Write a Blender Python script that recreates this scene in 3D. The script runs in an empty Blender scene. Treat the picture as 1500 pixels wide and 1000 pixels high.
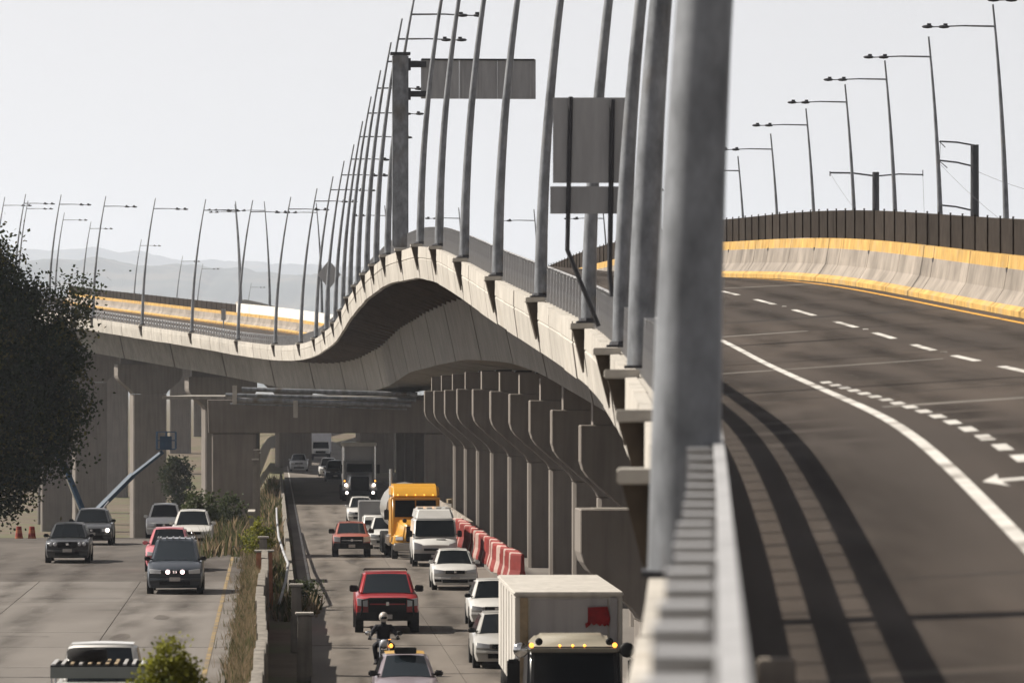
import bpy, bmesh, math, random
import numpy as np
from mathutils import Vector, Matrix, Euler

# ------------------------------------------------------------------ camera, sky, sun
S = bpy.context.scene
COL = S.collection
F = 7500.0            # focal length in photo pixels (1500 px wide frame)
CAMZ, HOR = 7.6, 572.0
cd = bpy.data.cameras.new("camera"); cam = bpy.data.objects.new("camera", cd); COL.objects.link(cam)
cd.sensor_width = 36.0; cd.lens = F / 1500 * 36
cd.clip_start = 0.5; cd.clip_end = 40000
cam.location = (0, 0, CAMZ)
cam.rotation_euler = (math.radians(90) + math.atan((HOR - 500) / F), 0, 0)
cd.dof.use_dof = True; cd.dof.focus_distance = 230; cd.dof.aperture_fstop = 4.5
S.camera = cam
SUN_EL, SUN_AZ = math.radians(42), math.radians(-72)     # azimuth from +Y, negative = to the left
W = bpy.data.worlds.new("World"); S.world = W; W.use_nodes = True
wn, wl = W.node_tree.nodes, W.node_tree.links
bg = wn["Background"]
sky = wn.new("ShaderNodeTexSky"); sky.sky_type = 'NISHITA'; sky.sun_disc = False
sky.sun_elevation = SUN_EL; sky.sun_rotation = SUN_AZ
sky.altitude = 2200; sky.air_density = 1.0; sky.dust_density = 1.0; sky.ozone_density = 1.0
hs = wn.new("ShaderNodeHueSaturation"); hs.inputs["Saturation"].default_value = 0.17
tint = wn.new("ShaderNodeVectorMath"); tint.operation = 'MULTIPLY'; tint.inputs[1].default_value = (1.05, .99, .965)   # thin dusty air
wl.new(sky.outputs[0], hs.inputs["Color"]); wl.new(hs.outputs[0], tint.inputs[0]); wl.new(tint.outputs[0], bg.inputs["Color"])
bg.inputs["Strength"].default_value = 0.058
sd = bpy.data.lights.new("sun", 'SUN'); sd.energy = 5.0; sd.angle = math.radians(0.6); sd.color = (1, 0.93, 0.82)
sun = bpy.data.objects.new("sun", sd); COL.objects.link(sun)
sdir = Vector((math.sin(SUN_AZ) * math.cos(SUN_EL), math.cos(SUN_AZ) * math.cos(SUN_EL), math.sin(SUN_EL)))
sun.rotation_euler = (-sdir).to_track_quat('-Z', 'Y').to_euler()
S.view_settings.view_transform = 'Standard'; S.view_settings.look = 'None'
S.view_settings.exposure = 0.9; S.view_settings.gamma = 1.0
S.render.engine = 'CYCLES'; S.cycles.max_bounces = 6; S.cycles.volume_bounces = 1
S.cycles.use_denoising = True

# ------------------------------------------------------------------ helpers
R = random.Random(7)
def lin(c):
    return tuple((v / 255 / 12.92) if v / 255 <= .04045 else ((v / 255 + .055) / 1.055) ** 2.4 for v in c)
def tag(o, label=None, cat=None, group=None, kind=None):
    if label: o["label"] = label
    if cat: o["category"] = cat
    if group: o["group"] = group
    if kind: o["kind"] = kind
    return o
def empty(name, loc=(0, 0, 0), rz=0.0):
    o = bpy.data.objects.new(name, None); COL.objects.link(o)
    o.location = loc; o.rotation_euler = (0, 0, rz); o.empty_display_size = .3
    return o
def link(name, me, parent=None, loc=None, rot=None):
    o = bpy.data.objects.new(name, me); COL.objects.link(o)
    if parent: o.parent = parent
    if loc is not None: o.location = loc
    if rot is not None: o.rotation_euler = rot
    return o
def mesh(name, V, Fs, mats, smooth=False, midx=None):
    me = bpy.data.meshes.new(name)
    me.from_pydata([tuple(v) for v in V], [], [tuple(f) for f in Fs])
    if not isinstance(mats, (list, tuple)): mats = [mats]
    for m in mats: me.materials.append(m)
    if midx is not None: me.polygons.foreach_set("material_index", midx)
    if smooth: me.polygons.foreach_set("use_smooth", [True] * len(me.polygons))
    me.update()
    return me
class MB:
    """collects shapes for ONE mesh"""
    def __init__(s): s.v = []; s.f = []; s.m = []
    def add(s, V, Fs, m=0):
        b = len(s.v); s.v += [tuple(v) for v in V]; s.f += [tuple(i + b for i in f) for f in Fs]; s.m += [m] * len(Fs); return s
    def hexa(s, P, m=0):   # 8 points: bottom ring 0-3, top ring 4-7
        return s.add(P, [(0, 3, 2, 1), (4, 5, 6, 7), (0, 1, 5, 4), (1, 2, 6, 5), (2, 3, 7, 6), (3, 0, 4, 7)], m)
    def box(s, x0, x1, y0, y1, z0, z1, m=0):
        return s.hexa([(x0, y0, z0), (x1, y0, z0), (x1, y1, z0), (x0, y1, z0), (x0, y0, z1), (x1, y0, z1), (x1, y1, z1), (x0, y1, z1)], m)
    def cbox(s, c, d, m=0):
        return s.box(c[0] - d[0] / 2, c[0] + d[0] / 2, c[1] - d[1] / 2, c[1] + d[1] / 2, c[2] - d[2] / 2, c[2] + d[2] / 2, m)
    def tube(s, pts, rad, n=8, m=0, cap=True):
        pts = [Vector(p) for p in pts]
        if not isinstance(rad, (list, tuple)): rad = [rad] * len(pts)
        rings = []
        for i, p in enumerate(pts):
            t = (pts[min(i + 1, len(pts) - 1)] - pts[max(i - 1, 0)]).normalized()
            a = Vector((0, 0, 1)) if abs(t.z) < .9 else Vector((0, 1, 0))
            u = t.cross(a).normalized(); w = t.cross(u).normalized()
            rings.append([p + (u * math.cos(2 * math.pi * k / n) + w * math.sin(2 * math.pi * k / n)) * rad[i] for k in range(n)])
        V = [q for r in rings for q in r]; Fs = []
        for i in range(len(pts) - 1):
            for k in range(n):
                a, b = i * n + k, i * n + (k + 1) % n
                Fs.append((a, a + n, b + n, b))
        if cap: Fs += [tuple(range(n)), tuple(range(len(V) - 1, len(V) - n - 1, -1))]
        return s.add(V, Fs, m)
    def prism(s, poly, axis, a, b, m=0):   # poly: 2D outline; axis 'x': (y,z) outline; 'y': (x,z) outline; 'z': (x,y)
        n = len(poly)
        def P(q, t): return {'x': (t, q[0], q[1]), 'y': (q[0], t, q[1]), 'z': (q[0], q[1], t)}[axis]
        V = [P(q, a) for q in poly] + [P(q, b) for q in poly]
        Fs = [(i, (i + 1) % n, (i + 1) % n + n, i + n) for i in range(n)] + [tuple(range(n - 1, -1, -1)), tuple(range(n, 2 * n))]
        return s.add(V, Fs, m)
    def ball(s, c, r, n=10, m=0):
        if not isinstance(r, (list, tuple)): r = (r, r, r)
        V = []; Fs = []; k = n // 2
        for i in range(k + 1):
            th = math.pi * i / k
            for j in range(n):
                ph = 2 * math.pi * j / n
                V.append((c[0] + r[0] * math.sin(th) * math.cos(ph), c[1] + r[1] * math.sin(th) * math.sin(ph), c[2] + r[2] * math.cos(th)))
        for i in range(k):
            for j in range(n):
                a, b = i * n + j, i * n + (j + 1) % n
                Fs.append((a, a + n, b + n, b))
        return s.add(V, Fs, m)
    def me(s, name, mats, smooth=False, bevel=0, seg=2, fix=True):
        me = mesh(name, s.v, s.f, mats, False, s.m)
        bm = bmesh.new(); bm.from_mesh(me)
        if fix:
            bmesh.ops.remove_doubles(bm, verts=bm.verts, dist=1e-5)
            bmesh.ops.recalc_face_normals(bm, faces=bm.faces)
        if bevel:
            bmesh.ops.bevel(bm, geom=[e for e in bm.edges if e.is_manifold and e.calc_face_angle(0) > .35], offset=bevel, segments=seg, affect='EDGES', clamp_overlap=True)
        for f in bm.faces: f.smooth = smooth
        if smooth:
            for e in bm.edges:
                if e.is_manifold and e.calc_face_angle(0) > .75: e.smooth = False
        bm.to_mesh(me); bm.free()
        return me
    def build(s, name, mats, parent=None, smooth=False, bevel=0, loc=None, rot=None, seg=2):
        return link(name, s.me(name, mats, smooth, bevel, seg), parent, loc, rot)
def copy_tree(o, parent=None):
    c = o.copy(); COL.objects.link(c); c.parent = parent
    for ch in o.children: copy_tree(ch, c)
    return c
ORD = ["nearest", "second", "third", "fourth", "fifth", "sixth", "seventh", "eighth", "ninth", "tenth", "eleventh", "twelfth", "thirteenth", "fourteenth",
       "fifteenth", "sixteenth", "seventeenth", "eighteenth", "nineteenth", "twentieth", "twenty-first", "twenty-second", "twenty-third", "twenty-fourth",
       "twenty-fifth", "twenty-sixth", "twenty-seventh", "twenty-eighth", "twenty-ninth", "thirtieth", "thirty-first", "thirty-second", "thirty-third",
       "thirty-fourth", "thirty-fifth", "thirty-sixth", "thirty-seventh", "thirty-eighth", "thirty-ninth", "fortieth"]

# ------------------------------------------------------------------ materials (procedural)
def mat(name, col, rough=.8, var=.25, scale=3.0, metal=0.0, streak=0.0, bump=0.0, spec=.15, coat=0.0, rnd=0.0, dirt=None, stretch=(1, 1, 1), coords="Object", trans=0.0):
    m = bpy.data.materials.new(name); m.use_nodes = True
    nt = m.node_tree; N, L = nt.nodes, nt.links
    b = N["Principled BSDF"]
    b.inputs["Roughness"].default_value = rough; b.inputs["Metallic"].default_value = metal
    b.inputs["Specular IOR Level"].default_value = spec; b.inputs["Coat Weight"].default_value = coat
    b.inputs["Coat Roughness"].default_value = .06
    tc = N.new("ShaderNodeTexCoord"); mp = N.new("ShaderNodeMapping"); mp.inputs["Scale"].default_value = stretch
    if coords == "World":
        g = N.new("ShaderNodeNewGeometry"); L.new(g.outputs["Position"], mp.inputs["Vector"])
    else: L.new(tc.outputs[coords], mp.inputs["Vector"])
    nz = N.new("ShaderNodeTexNoise"); nz.inputs["Scale"].default_value = scale; nz.inputs["Detail"].default_value = 6; nz.inputs["Roughness"].default_value = .62
    L.new(mp.outputs[0], nz.inputs["Vector"])
    rmp = N.new("ShaderNodeMapRange"); rmp.inputs[1].default_value = .3; rmp.inputs[2].default_value = .7
    rmp.inputs[3].default_value = 1 - var; rmp.inputs[4].default_value = 1 + var * .6
    L.new(nz.outputs["Fac"], rmp.inputs[0])
    fac = rmp.outputs[0]
    def mul(a, bb):
        x = N.new("ShaderNodeMath"); x.operation = 'MULTIPLY'; L.new(a, x.inputs[0]); L.new(bb, x.inputs[1]); return x.outputs[0]
    if streak:
        mp2 = N.new("ShaderNodeMapping"); mp2.inputs["Scale"].default_value = (3.2, 3.2, .22)
        L.new(tc.outputs["Object"] if coords != "World" else g.outputs["Position"], mp2.inputs["Vector"])
        n2 = N.new("ShaderNodeTexNoise"); n2.inputs["Scale"].default_value = 1.3; n2.inputs["Detail"].default_value = 5
        L.new(mp2.outputs[0], n2.inputs["Vector"])
        r2 = N.new("ShaderNodeMapRange"); r2.inputs[1].default_value = .42; r2.inputs[2].default_value = .72; r2.inputs[3].default_value = 1.0; r2.inputs[4].default_value = 1 - streak
        L.new(n2.outputs["Fac"], r2.inputs[0]); fac = mul(fac, r2.outputs[0])
    if rnd:
        oi = N.new("ShaderNodeObjectInfo"); r3 = N.new("ShaderNodeMapRange"); r3.inputs[3].default_value = 1 - rnd; r3.inputs[4].default_value = 1 + rnd
        L.new(oi.outputs["Random"], r3.inputs[0]); fac = mul(fac, r3.outputs[0])
    vm = N.new("ShaderNodeVectorMath"); vm.operation = 'SCALE'; vm.inputs[0].default_value = col[:3]
    L.new(fac, vm.inputs["Scale"])
    out = vm.outputs[0]
    if dirt:   # (colour, noise scale, low, high)
        n4 = N.new("ShaderNodeTexNoise"); n4.inputs["Scale"].default_value = dirt[1]; n4.inputs["Detail"].default_value = 5
        L.new(mp.outputs[0], n4.inputs["Vector"])
        r4 = N.new("ShaderNodeMapRange"); r4.inputs[1].default_value = dirt[2]; r4.inputs[2].default_value = dirt[3]
        L.new(n4.outputs["Fac"], r4.inputs[0])
        mx = N.new("ShaderNodeMix"); mx.data_type = 'RGBA'; L.new(r4.outputs[0], mx.inputs["Factor"]); L.new(out, mx.inputs[6]); mx.inputs[7].default_value = (*dirt[0], 1)
        out = mx.outputs[2]
    L.new(out, b.inputs["Base Color"])
    if bump:
        bp = N.new("ShaderNodeBump"); bp.inputs["Strength"].default_value = bump; bp.inputs["Distance"].default_value = .05
        L.new(nz.outputs["Fac"], bp.inputs["Height"]); L.new(bp.outputs[0], b.inputs["Normal"])
    if trans:
        b.inputs["Transmission Weight"].default_value = trans
    return m
def emis(name, col, strength):
    m = mat(name, col, .3); b = m.node_tree.nodes["Principled BSDF"]
    b.inputs["Emission Color"].default_value = (*col, 1); b.inputs["Emission Strength"].default_value = strength
    return m
M = {}
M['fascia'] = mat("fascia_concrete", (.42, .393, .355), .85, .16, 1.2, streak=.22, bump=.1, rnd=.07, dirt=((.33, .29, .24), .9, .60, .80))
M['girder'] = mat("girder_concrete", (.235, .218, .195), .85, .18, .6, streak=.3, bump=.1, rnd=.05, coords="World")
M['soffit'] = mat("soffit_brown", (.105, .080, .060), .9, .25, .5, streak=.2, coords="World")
M['bracket'] = mat("shade_and_joint_brown", (.06, .047, .036), .85, .25, 3)  # dark tone paints recess shade onto the corbel brackets; girder joints share it
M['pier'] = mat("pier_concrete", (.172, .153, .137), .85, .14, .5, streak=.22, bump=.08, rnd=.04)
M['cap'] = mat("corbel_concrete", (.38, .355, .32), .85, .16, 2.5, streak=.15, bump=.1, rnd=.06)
M['asphalt'] = mat("deck_asphalt", (.055, .043, .035), .85, .38, .5, stretch=(1, .12, 1), bump=.25, coords="World", dirt=((.040, .032, .027), .22, .48, .66))
M['paint'] = mat("road_paint_white", (.52, .50, .47), .7, .3, 2.2, coords="World", dirt=((.15, .135, .12), 1.1, .5, .68))
M['joint'] = mat("joint_filler", (.17, .155, .14), .8, .4, 1.5, coords="World")
M['tar'] = mat("tar_joint", (.02, .018, .017), .7, .3, 1.5, coords="World")
M['paintYw'] = mat("worn_yellow_line", (.26, .185, .085), .8, .35, 1.6, coords="World", dirt=((.15, .125, .10), 1.0, .42, .62))
M['paintY'] = mat("road_paint_yellow", (.58, .30, .05), .7, .35, 1.6, coords="World", dirt=((.22, .15, .09), 1.2, .55, .75))
M['jersey'] = mat("barrier_concrete", (.265, .232, .20), .85, .4, .7, streak=.22, bump=.1, rnd=.06)
M['jerseyY'] = mat("barrier_yellow", (.48, .30, .095), .75, .3, 1.6, streak=.35, dirt=((.36, .26, .13), 1.3, .52, .72))
M['screen'] = mat("screen_brown", (.034, .028, .024), .9, .3, 3.0, rnd=.15, spec=.05)
M['screenw'] = mat("screen_white", (.66, .64, .60), .7, .12, 1.0)
M['galv'] = mat("galvanised_steel", (.215, .225, .242), .5, .5, 3.0, metal=.35, stretch=(1, 1, .5), dirt=((.13, .108, .085), 1.2, .55, .75), bump=.05)
M['post'] = mat("railing_post_steel", (.40, .40, .41), .5, .2, 3.0, metal=.3)
M['rail'] = mat("railing_steel", (.33, .33, .34), .55, .25, 3.0, metal=.1)
M['dark'] = mat("dark_steel", (.05, .05, .055), .5, .2, 4.0, metal=.4)
M['sign'] = mat("sign_back_aluminium", (.33, .33, .335), .6, .2, 1.1, metal=.35, stretch=(3, 3, .4), rnd=.08)
M['conc_road'] = mat("concrete_pavement", (.152, .138, .126), .9, .16, .35, stretch=(1.0, .25, 1), coords="World", rnd=.05, bump=.15, dirt=((.098, .086, .077), .3, .5, .75))
M['conc_old'] = mat("worn_concrete_pavement", (.150, .131, .114), .9, .2, .3, stretch=(1.2, .2, 1), coords="World", rnd=.05, bump=.15, dirt=((.075, .065, .057), .2, .46, .70))
M['asph_old'] = mat("worn_asphalt", (.098, .086, .077), .9, .3, .5, stretch=(1, .3, 1), coords="World", bump=.2, dirt=((.06, .052, .047), .35, .48, .68))
M['base'] = mat("joint_base", (.07, .06, .055), .95, .2, 2)
M['soil'] = mat("dry_soil", (.12, .095, .07), .95, .35, .3, coords="World", bump=.3, dirt=((.10, .10, .055), .12, .48, .6))
M['wall'] = mat("old_concrete", (.22, .20, .175), .9, .3, 1.5, streak=.35, bump=.3)
M['brick'] = mat("brick_red", (.32, .15, .09), .9, .3, 5, bump=.3)
M['grassdry'] = mat("dry_weeds", (.24, .18, .115), .9, .35, 2.0, rnd=.1)
M['grassgr'] = mat("green_weeds", (.075, .078, .034), .9, .35, 2.0)
M['leafd'] = mat("dark_leaves", (.026, .036, .013), .8, .5, .8, dirt=((.06, .05, .018), .6, .55, .75))
M['leafo'] = mat("olive_highlight_leaves", (.085, .078, .022), .8, .4, .8)  # leaf colour variety that also paints in warm highlights
M['leafy'] = mat("yellow_green_leaves", (.20, .20, .025), .6, .5, 2.2, dirt=((.05, .07, .02), 2.0, .5, .65))
M['leafm'] = mat("mid_leaves", (.05, .062, .024), .65, .4, .8)
M['bark'] = mat("bark", (.10, .08, .06), .9, .35, 4, bump=.4)
M['hill'] = mat("hill_scrub", (.05, .062, .055), .95, .4, .003, coords="World", dirt=((.11, .10, .08), .006, .5, .62))
M['glass'] = mat("car_glass", (.008, .010, .012), .1, 0, 1, spec=.18)
M['glassb'] = mat("car_glass_blue", (.014, .019, .024), .07, 0, 1, spec=.5)
M['rubber'] = mat("tyre_rubber", (.018, .017, .017), .9, .2, 6)
M['black'] = mat("black_plastic", (.014, .014, .015), .55, .2, 6)
M['chrome'] = mat("chrome", (.62, .62, .62), .18, .05, 5, metal=1)
M['alloy'] = mat("alloy_rim", (.42, .42, .43), .35, .1, 5, metal=.7)
M['lamp'] = mat("headlamp_lens", (.42, .43, .45), .12, .1, 6, spec=.8)
M['amber'] = emis("amber_marker_lamp", (1, .36, .05), 1.6)
M['lit'] = emis("lit_headlamp", (1, .86, .72), 4)
M['litpink'] = emis("lit_fog_lamp", (1, .72, .70), 4)
M['plate'] = mat("number_plate", (.36, .34, .32), .6, .25, 14)
M['redplastic'] = mat("red_barrier_plastic", (.20, .032, .028), .6, .25, 3, rnd=.2, dirt=((.30, .17, .14), 1.5, .6, .75))
M['whiteplastic'] = mat("white_barrier_plastic", (.36, .26, .23), .6, .2, 3, rnd=.1)
M['blue'] = mat("lift_blue", (.03, .06, .105), .5, .25, 2)
M['orange'] = mat("orange_plastic", (.30, .10, .05), .6, .2, 3)
M['skin'] = mat("skin", (.30, .17, .11), .6, .1, 8)
M['cloth'] = mat("dark_clothing", (.02, .02, .024), .8, .3, 8)
M['wood'] = mat("weathered_timber", (.26, .20, .13), .85, .35, 3, rnd=.12)
def stain(name, col, scale, lo, hi, amax, stretch):
    m = bpy.data.materials.new(name); m.use_nodes = True; N, L = m.node_tree.nodes, m.node_tree.links
    b = N["Principled BSDF"]; b.inputs["Base Color"].default_value = (*col, 1); b.inputs["Roughness"].default_value = .8; b.inputs["Specular IOR Level"].default_value = .1
    g = N.new("ShaderNodeNewGeometry"); mp = N.new("ShaderNodeMapping"); mp.inputs["Scale"].default_value = stretch; L.new(g.outputs["Position"], mp.inputs["Vector"])
    nz = N.new("ShaderNodeTexNoise"); nz.inputs["Scale"].default_value = scale; nz.inputs["Detail"].default_value = 7; L.new(mp.outputs[0], nz.inputs["Vector"])
    r = N.new("ShaderNodeMapRange"); r.inputs[1].default_value = lo; r.inputs[2].default_value = hi; r.inputs[4].default_value = amax; L.new(nz.outputs["Fac"], r.inputs[0])
    at_ = N.new("ShaderNodeAttribute"); at_.attribute_name = "fade"; mu = N.new("ShaderNodeMath"); mu.operation = 'MULTIPLY'
    L.new(r.outputs[0], mu.inputs[0]); L.new(at_.outputs["Fac"], mu.inputs[1]); L.new(mu.outputs[0], b.inputs["Alpha"])
    return m
M['stain_deck'] = stain("tyre_polish", (.026, .021, .018), 1.1, .34, .66, .55, (1.6, .16, 1))
M['stain_road'] = stain("oil_stain", (.055, .047, .041), .9, .36, .70, .55, (1.3, .2, 1))
M['stain_dust'] = stain("dust_stain", (.13, .105, .08), .9, .45, .7, .55, (1.0, .3, 1))
for k_ in ('leafd', 'leafo', 'leafy', 'leafm', 'grassdry', 'grassgr'):      # thin leaves let light through
    N_, L_ = M[k_].node_tree.nodes, M[k_].node_tree.links; pb = N_["Principled BSDF"]; om = N_["Material Output"]
    tr = N_.new("ShaderNodeBsdfTranslucent"); mx_ = N_.new("ShaderNodeMixShader"); mx_.inputs[0].default_value = .38
    L_.new(pb.inputs["Base Color"].links[0].from_socket, tr.inputs["Color"]); L_.new(pb.outputs[0], mx_.inputs[1]); L_.new(tr.outputs[0], mx_.inputs[2]); L_.new(mx_.outputs[0], om.inputs["Surface"])
def paint(name, col, rough=.32, dirty=.0):
    k = "paint_" + name
    if k not in M: M[k] = mat(k, col, rough, .1, 1.4, spec=.4, coat=.5, dirt=((.20, .17, .14), 1.1, .55, .9) if dirty else None)
    return M[k]
# ------------------------------------------------------------------ alignments
RS = 0.0467                       # the lower roads run towards (-RS, 1)
def RX(x0, y): return x0 - RS * y
def sm(tab, sig):
    ys = np.arange(-60, 1400, 1.0); v = np.interp(ys, [t[0] for t in tab], [t[1] for t in tab])
    # linear extrapolation at the near end
    s0 = (tab[1][1] - tab[0][1]) / (tab[1][0] - tab[0][0]); k = ys < tab[0][0]; v[k] = tab[0][1] + s0 * (ys[k] - tab[0][0])
    kr = np.exp(-.5 * (np.arange(-4 * sig, 4 * sig + 1) / sig) ** 2); kr /= kr.sum()
    p = len(kr) // 2
    vp = np.concatenate([v[0] + (v[1] - v[0]) * np.arange(-p, 0), v, v[-1] + np.zeros(p)])
    return ys, np.convolve(vp, kr, 'valid')
LXY, LXV = sm([(0, -.38), (31, .86), (40, 1.14), (50, 1.32), (69, 1.54), (87, 1.70), (106, 1.60), (125, .62), (144, -.5), (163, -1.62), (182, -2.7), (204, -3.84), (234, -5.8), (266, -7.66),
               (307, -9.8), (346, -12), (381, -14.6), (397, -16.3), (418, -19.3), (440, -23.5), (462, -28.9), (484, -35.0), (506, -41.5), (528, -47.9), (550, -53.8), (575, -58.5),
               (600, -61.2), (644, -62.5), (702, -63), (800, -61.5), (1200, -60.5), (1400, -60.5)], 6)
LZY, LZV = sm([(0, -1.42), (26, -1.36), (40, -.78), (50, -.24), (69, .16), (87, .58), (106, 1.25), (125, 2.15), (144, 3.08), (163, 4.10), (182, 5.05), (204, 5.74), (234, 6.12), (266, 6.0), (307, 5.55),
               (346, 4.5), (381, 3.8), (400, 3.55), (418, 3.65), (440, 4.2), (462, 5.15), (484, 6.07), (506, 7.1), (528, 8.1), (550, 9.0), (600, 10.7), (644, 11.9), (702, 12.4), (1400, 12.4)], 5)
EY = [(0, .45), (40, .55), (102, .62), (135, .52), (150, .22), (166, -.3), (200, -1.0), (230, -1.25), (270, -1.25), (310, -.6), (350, .0), (400, .4), (470, .5), (530, .3), (700, 0), (1400, 0)]
EYY, EYV = sm(EY, 8)
def Lx(y): return float(np.interp(y, LXY, LXV))
def Lz(y): return CAMZ + float(np.interp(y, LZY, LZV))
def Ee(y): return float(np.interp(y, EYY, EYV))
def Ldir(y):
    d = (Lx(y + 1) - Lx(y - 1)) / 2; n = math.hypot(1, d); return d / n, 1 / n
def dp(y, u, dz=0.0, flat=False):
    tx, ty = Ldir(y)
    return Vector((Lx(y) + ty * u, y - tx * u, Lz(y) + (0 if flat else Ee(y) * u / 8.7 if u < 12 else 0) + dz))
def yaw(y):
    tx, ty = Ldir(y); return math.atan2(-tx, ty)
D2 = 16.2          # left edge of the second carriageway
def ribbon(name, sec, ys, mats, parent=None, smooth=False, closed=True, off=0.0, dz0=0.0):
    """extrude a cross-section [(u, dz)] along the viaduct"""
    V = []; Fs = []; n = len(sec)
    for y in ys:
        for u, dz in sec: V.append(dp(y, u + off, dz + dz0))
    for i in range(len(ys) - 1):
        for k in range(n if closed else n - 1):
            a, b = i * n + k, i * n + (k + 1) % n
            Fs.append((a, b, b + n, a + n))
    if closed:
        Fs += [tuple(range(n - 1, -1, -1)), tuple(range(len(V) - n, len(V)))]
    me = mesh(name, V, Fs, mats, smooth)
    bm = bmesh.new(); bm.from_mesh(me)
    if closed: bmesh.ops.recalc_face_normals(bm, faces=bm.faces)
    bm.to_mesh(me); bm.free()
    return link(name, me, parent)
def frange(a, b, s):
    n = max(1, int(round((b - a) / s))); return [a + (b - a) * i / n for i in range(n + 1)]

# ------------------------------------------------------------------ terrain and lower roads
def zleft(y):
    if y < 205: return 1.2
    return max(-8.0, 1.2 - .0004 * (y - 205) ** 2) if y < 700 else min(-.3, -8 + (y - 700) * .04)
def ground_z(x, y):
    x0 = x + RS * y
    t = min(1, max(0, (x0 + 1.0) / .7)); t = t * t * (3 - 2 * t)
    if y > 245: t = min(1, max(0, (x0 + 4.5) / 4.2))
    return (zleft(y) - .14) * (1 - t) + (-.16) * t
xs0 = [-18000, -9000, -4000, -1500, -600, -250, -120, -60, -40, -28, -20, -14, -9, -6, -4.5, -3.4, -2.4, -1.6, -1.0, -.8, -.6, -.3, 0, 3, 8, 14, 22, 35, 60, 120, 300, 900, 3000, 9000, 18000]
ysg = frange(-200, 60, 40) + frange(80, 400, 8) + frange(420, 800, 20) + [900, 1100, 1500, 2200, 3500, 6000, 12000, 23000]
V = []; Fs = []
for y in ysg:
    for x0 in xs0:
        x = RX(x0, min(y, 1500)); V.append((x, y, ground_z(RX(x0, y), y)))
n = len(xs0)
for i in range(len(ysg) - 1):
    for k in range(n - 1): Fs.append((i * n + k, i * n + k + 1, i * n + k + 1 + n, i * n + k + n))
tag(link("ground", mesh("ground", V, Fs, M['soil'], True)), kind="structure")

def road_sheet(name, xa, xb, ys, zf, m, dz=0):
    V = []; Fs = []
    for y in ys: V += [(RX(xa, y), y, zf(y) + dz), (RX(xb, y), y, zf(y) + dz)]
    for i in range(len(ys) - 1): Fs.append((2 * i, 2 * i + 1, 2 * i + 3, 2 * i + 2))
    return link(name, mesh(name, V, Fs, m))
lroad = tag(road_sheet("left_road", -15, -1.05, frange(20, 172, 20) , zleft, M['base'], -.03), kind="structure")
o = road_sheet("road_surface", -15, -1.05, [172.02, 188] + frange(204, 330, 4), zleft, M['asph_old']); o.parent = lroad
rroad = tag(road_sheet("right_road", 1.0, 9.1, [20, 400], lambda y: 0, M['base'], -.03), kind="structure")
o = road_sheet("road_surface", 1.0, 9.1, [400.02, 1400], lambda y: 0, M['conc_old']); o.parent = rroad
def slabs(par, xa, xb, lanes, ya, yb, step, zt, m, rr):
    w = (xb - xa) / lanes; y = ya
    while y < yb - .5:
        st = min(step * rr.uniform(.85, 1.15), yb - y)
        for k in range(lanes):
            x0, x1 = xa + k * w + .012, xa + (k + 1) * w - .012
            y0, y1 = y + .03, y + st - .03
            zt2 = zt + rr.uniform(-.004, .004)
            MB().hexa([(RX(x0, y0), y0, zt - .12), (RX(x1, y0), y0, zt - .12), (RX(x1, y1), y1, zt - .12), (RX(x0, y1), y1, zt - .12),
                       (RX(x0, y0), y0, zt2), (RX(x1, y0), y0, zt2), (RX(x1, y1), y1, zt2), (RX(x0, y1), y1, zt2)]).build("pavement_slab", m, par)
        y += st
slabs(lroad, -14.6, -1.05, 4, 84, 172, 9.0, 1.2, M['conc_road'], random.Random(3))
slabs(rroad, 1.0, 9.1, 2, 96, 400, 12.0, 0.0, M['conc_old'], random.Random(4))
def fade_strip(name, par, m, rows):
    """rows of three points; the stain fades out at both edges and both ends"""
    V = [p for r in rows for p in r]; Fs = []; n = len(rows)
    for i in range(n - 1):
        for k in (0, 1): Fs.append((3 * i + k, 3 * i + k + 1, 3 * i + k + 4, 3 * i + k + 3))
    me = mesh(name, V, Fs, m); a = me.attributes.new("fade", 'FLOAT', 'POINT')
    a.data.foreach_set("value", [(1.0 if j == 1 else 0.0) * (0 if i in (0, n - 1) else 1) for i in range(n) for j in range(3)])
    return link(name, me, par)
def strip(name, par, m, x0, w, ya, yb, zf, step=10):
    o = road_sheet(name, x0 - w / 2, x0 + w / 2, frange(ya, yb, step), zf, m, .008); o.parent = par; return o
strip("edge_line", lroad, M['paintYw'], -1.55, .11, 60, 205, zleft)
strip("edge_line", lroad, M['paintYw'], -1.55, .11, 205.2, 250, zleft, 4)
strip("edge_line", rroad, M['paint'], 1.45, .1, 190, 700, lambda y: 0)
rp = random.Random(17)
def patch(par, xa, xb, ya, yb, zf, n, m, dx, dy):
    for i in range(n):
        cx, cy = rp.uniform(xa, xb), rp.uniform(ya, yb); k = 9; pts = []
        for j in range(k):
            a = 2 * math.pi * j / k; r = rp.uniform(.55, 1.1); pts.append((cx + dx * r * math.cos(a), cy + dy * r * math.sin(a)))
        link("road_patch", mesh("road_patch", [(RX(p[0], p[1]), p[1], zf(p[1]) + .0065) for p in pts], [tuple(range(k))], m), par)
patch(rroad, 1.8, 8.6, 125, 330, lambda y: .002, 7, M['asph_old'], .3, 3.2)
patch(lroad, -9, -2, 100, 168, lambda y: 1.2, 4, M['asph_old'], .3, 2.2)
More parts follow.
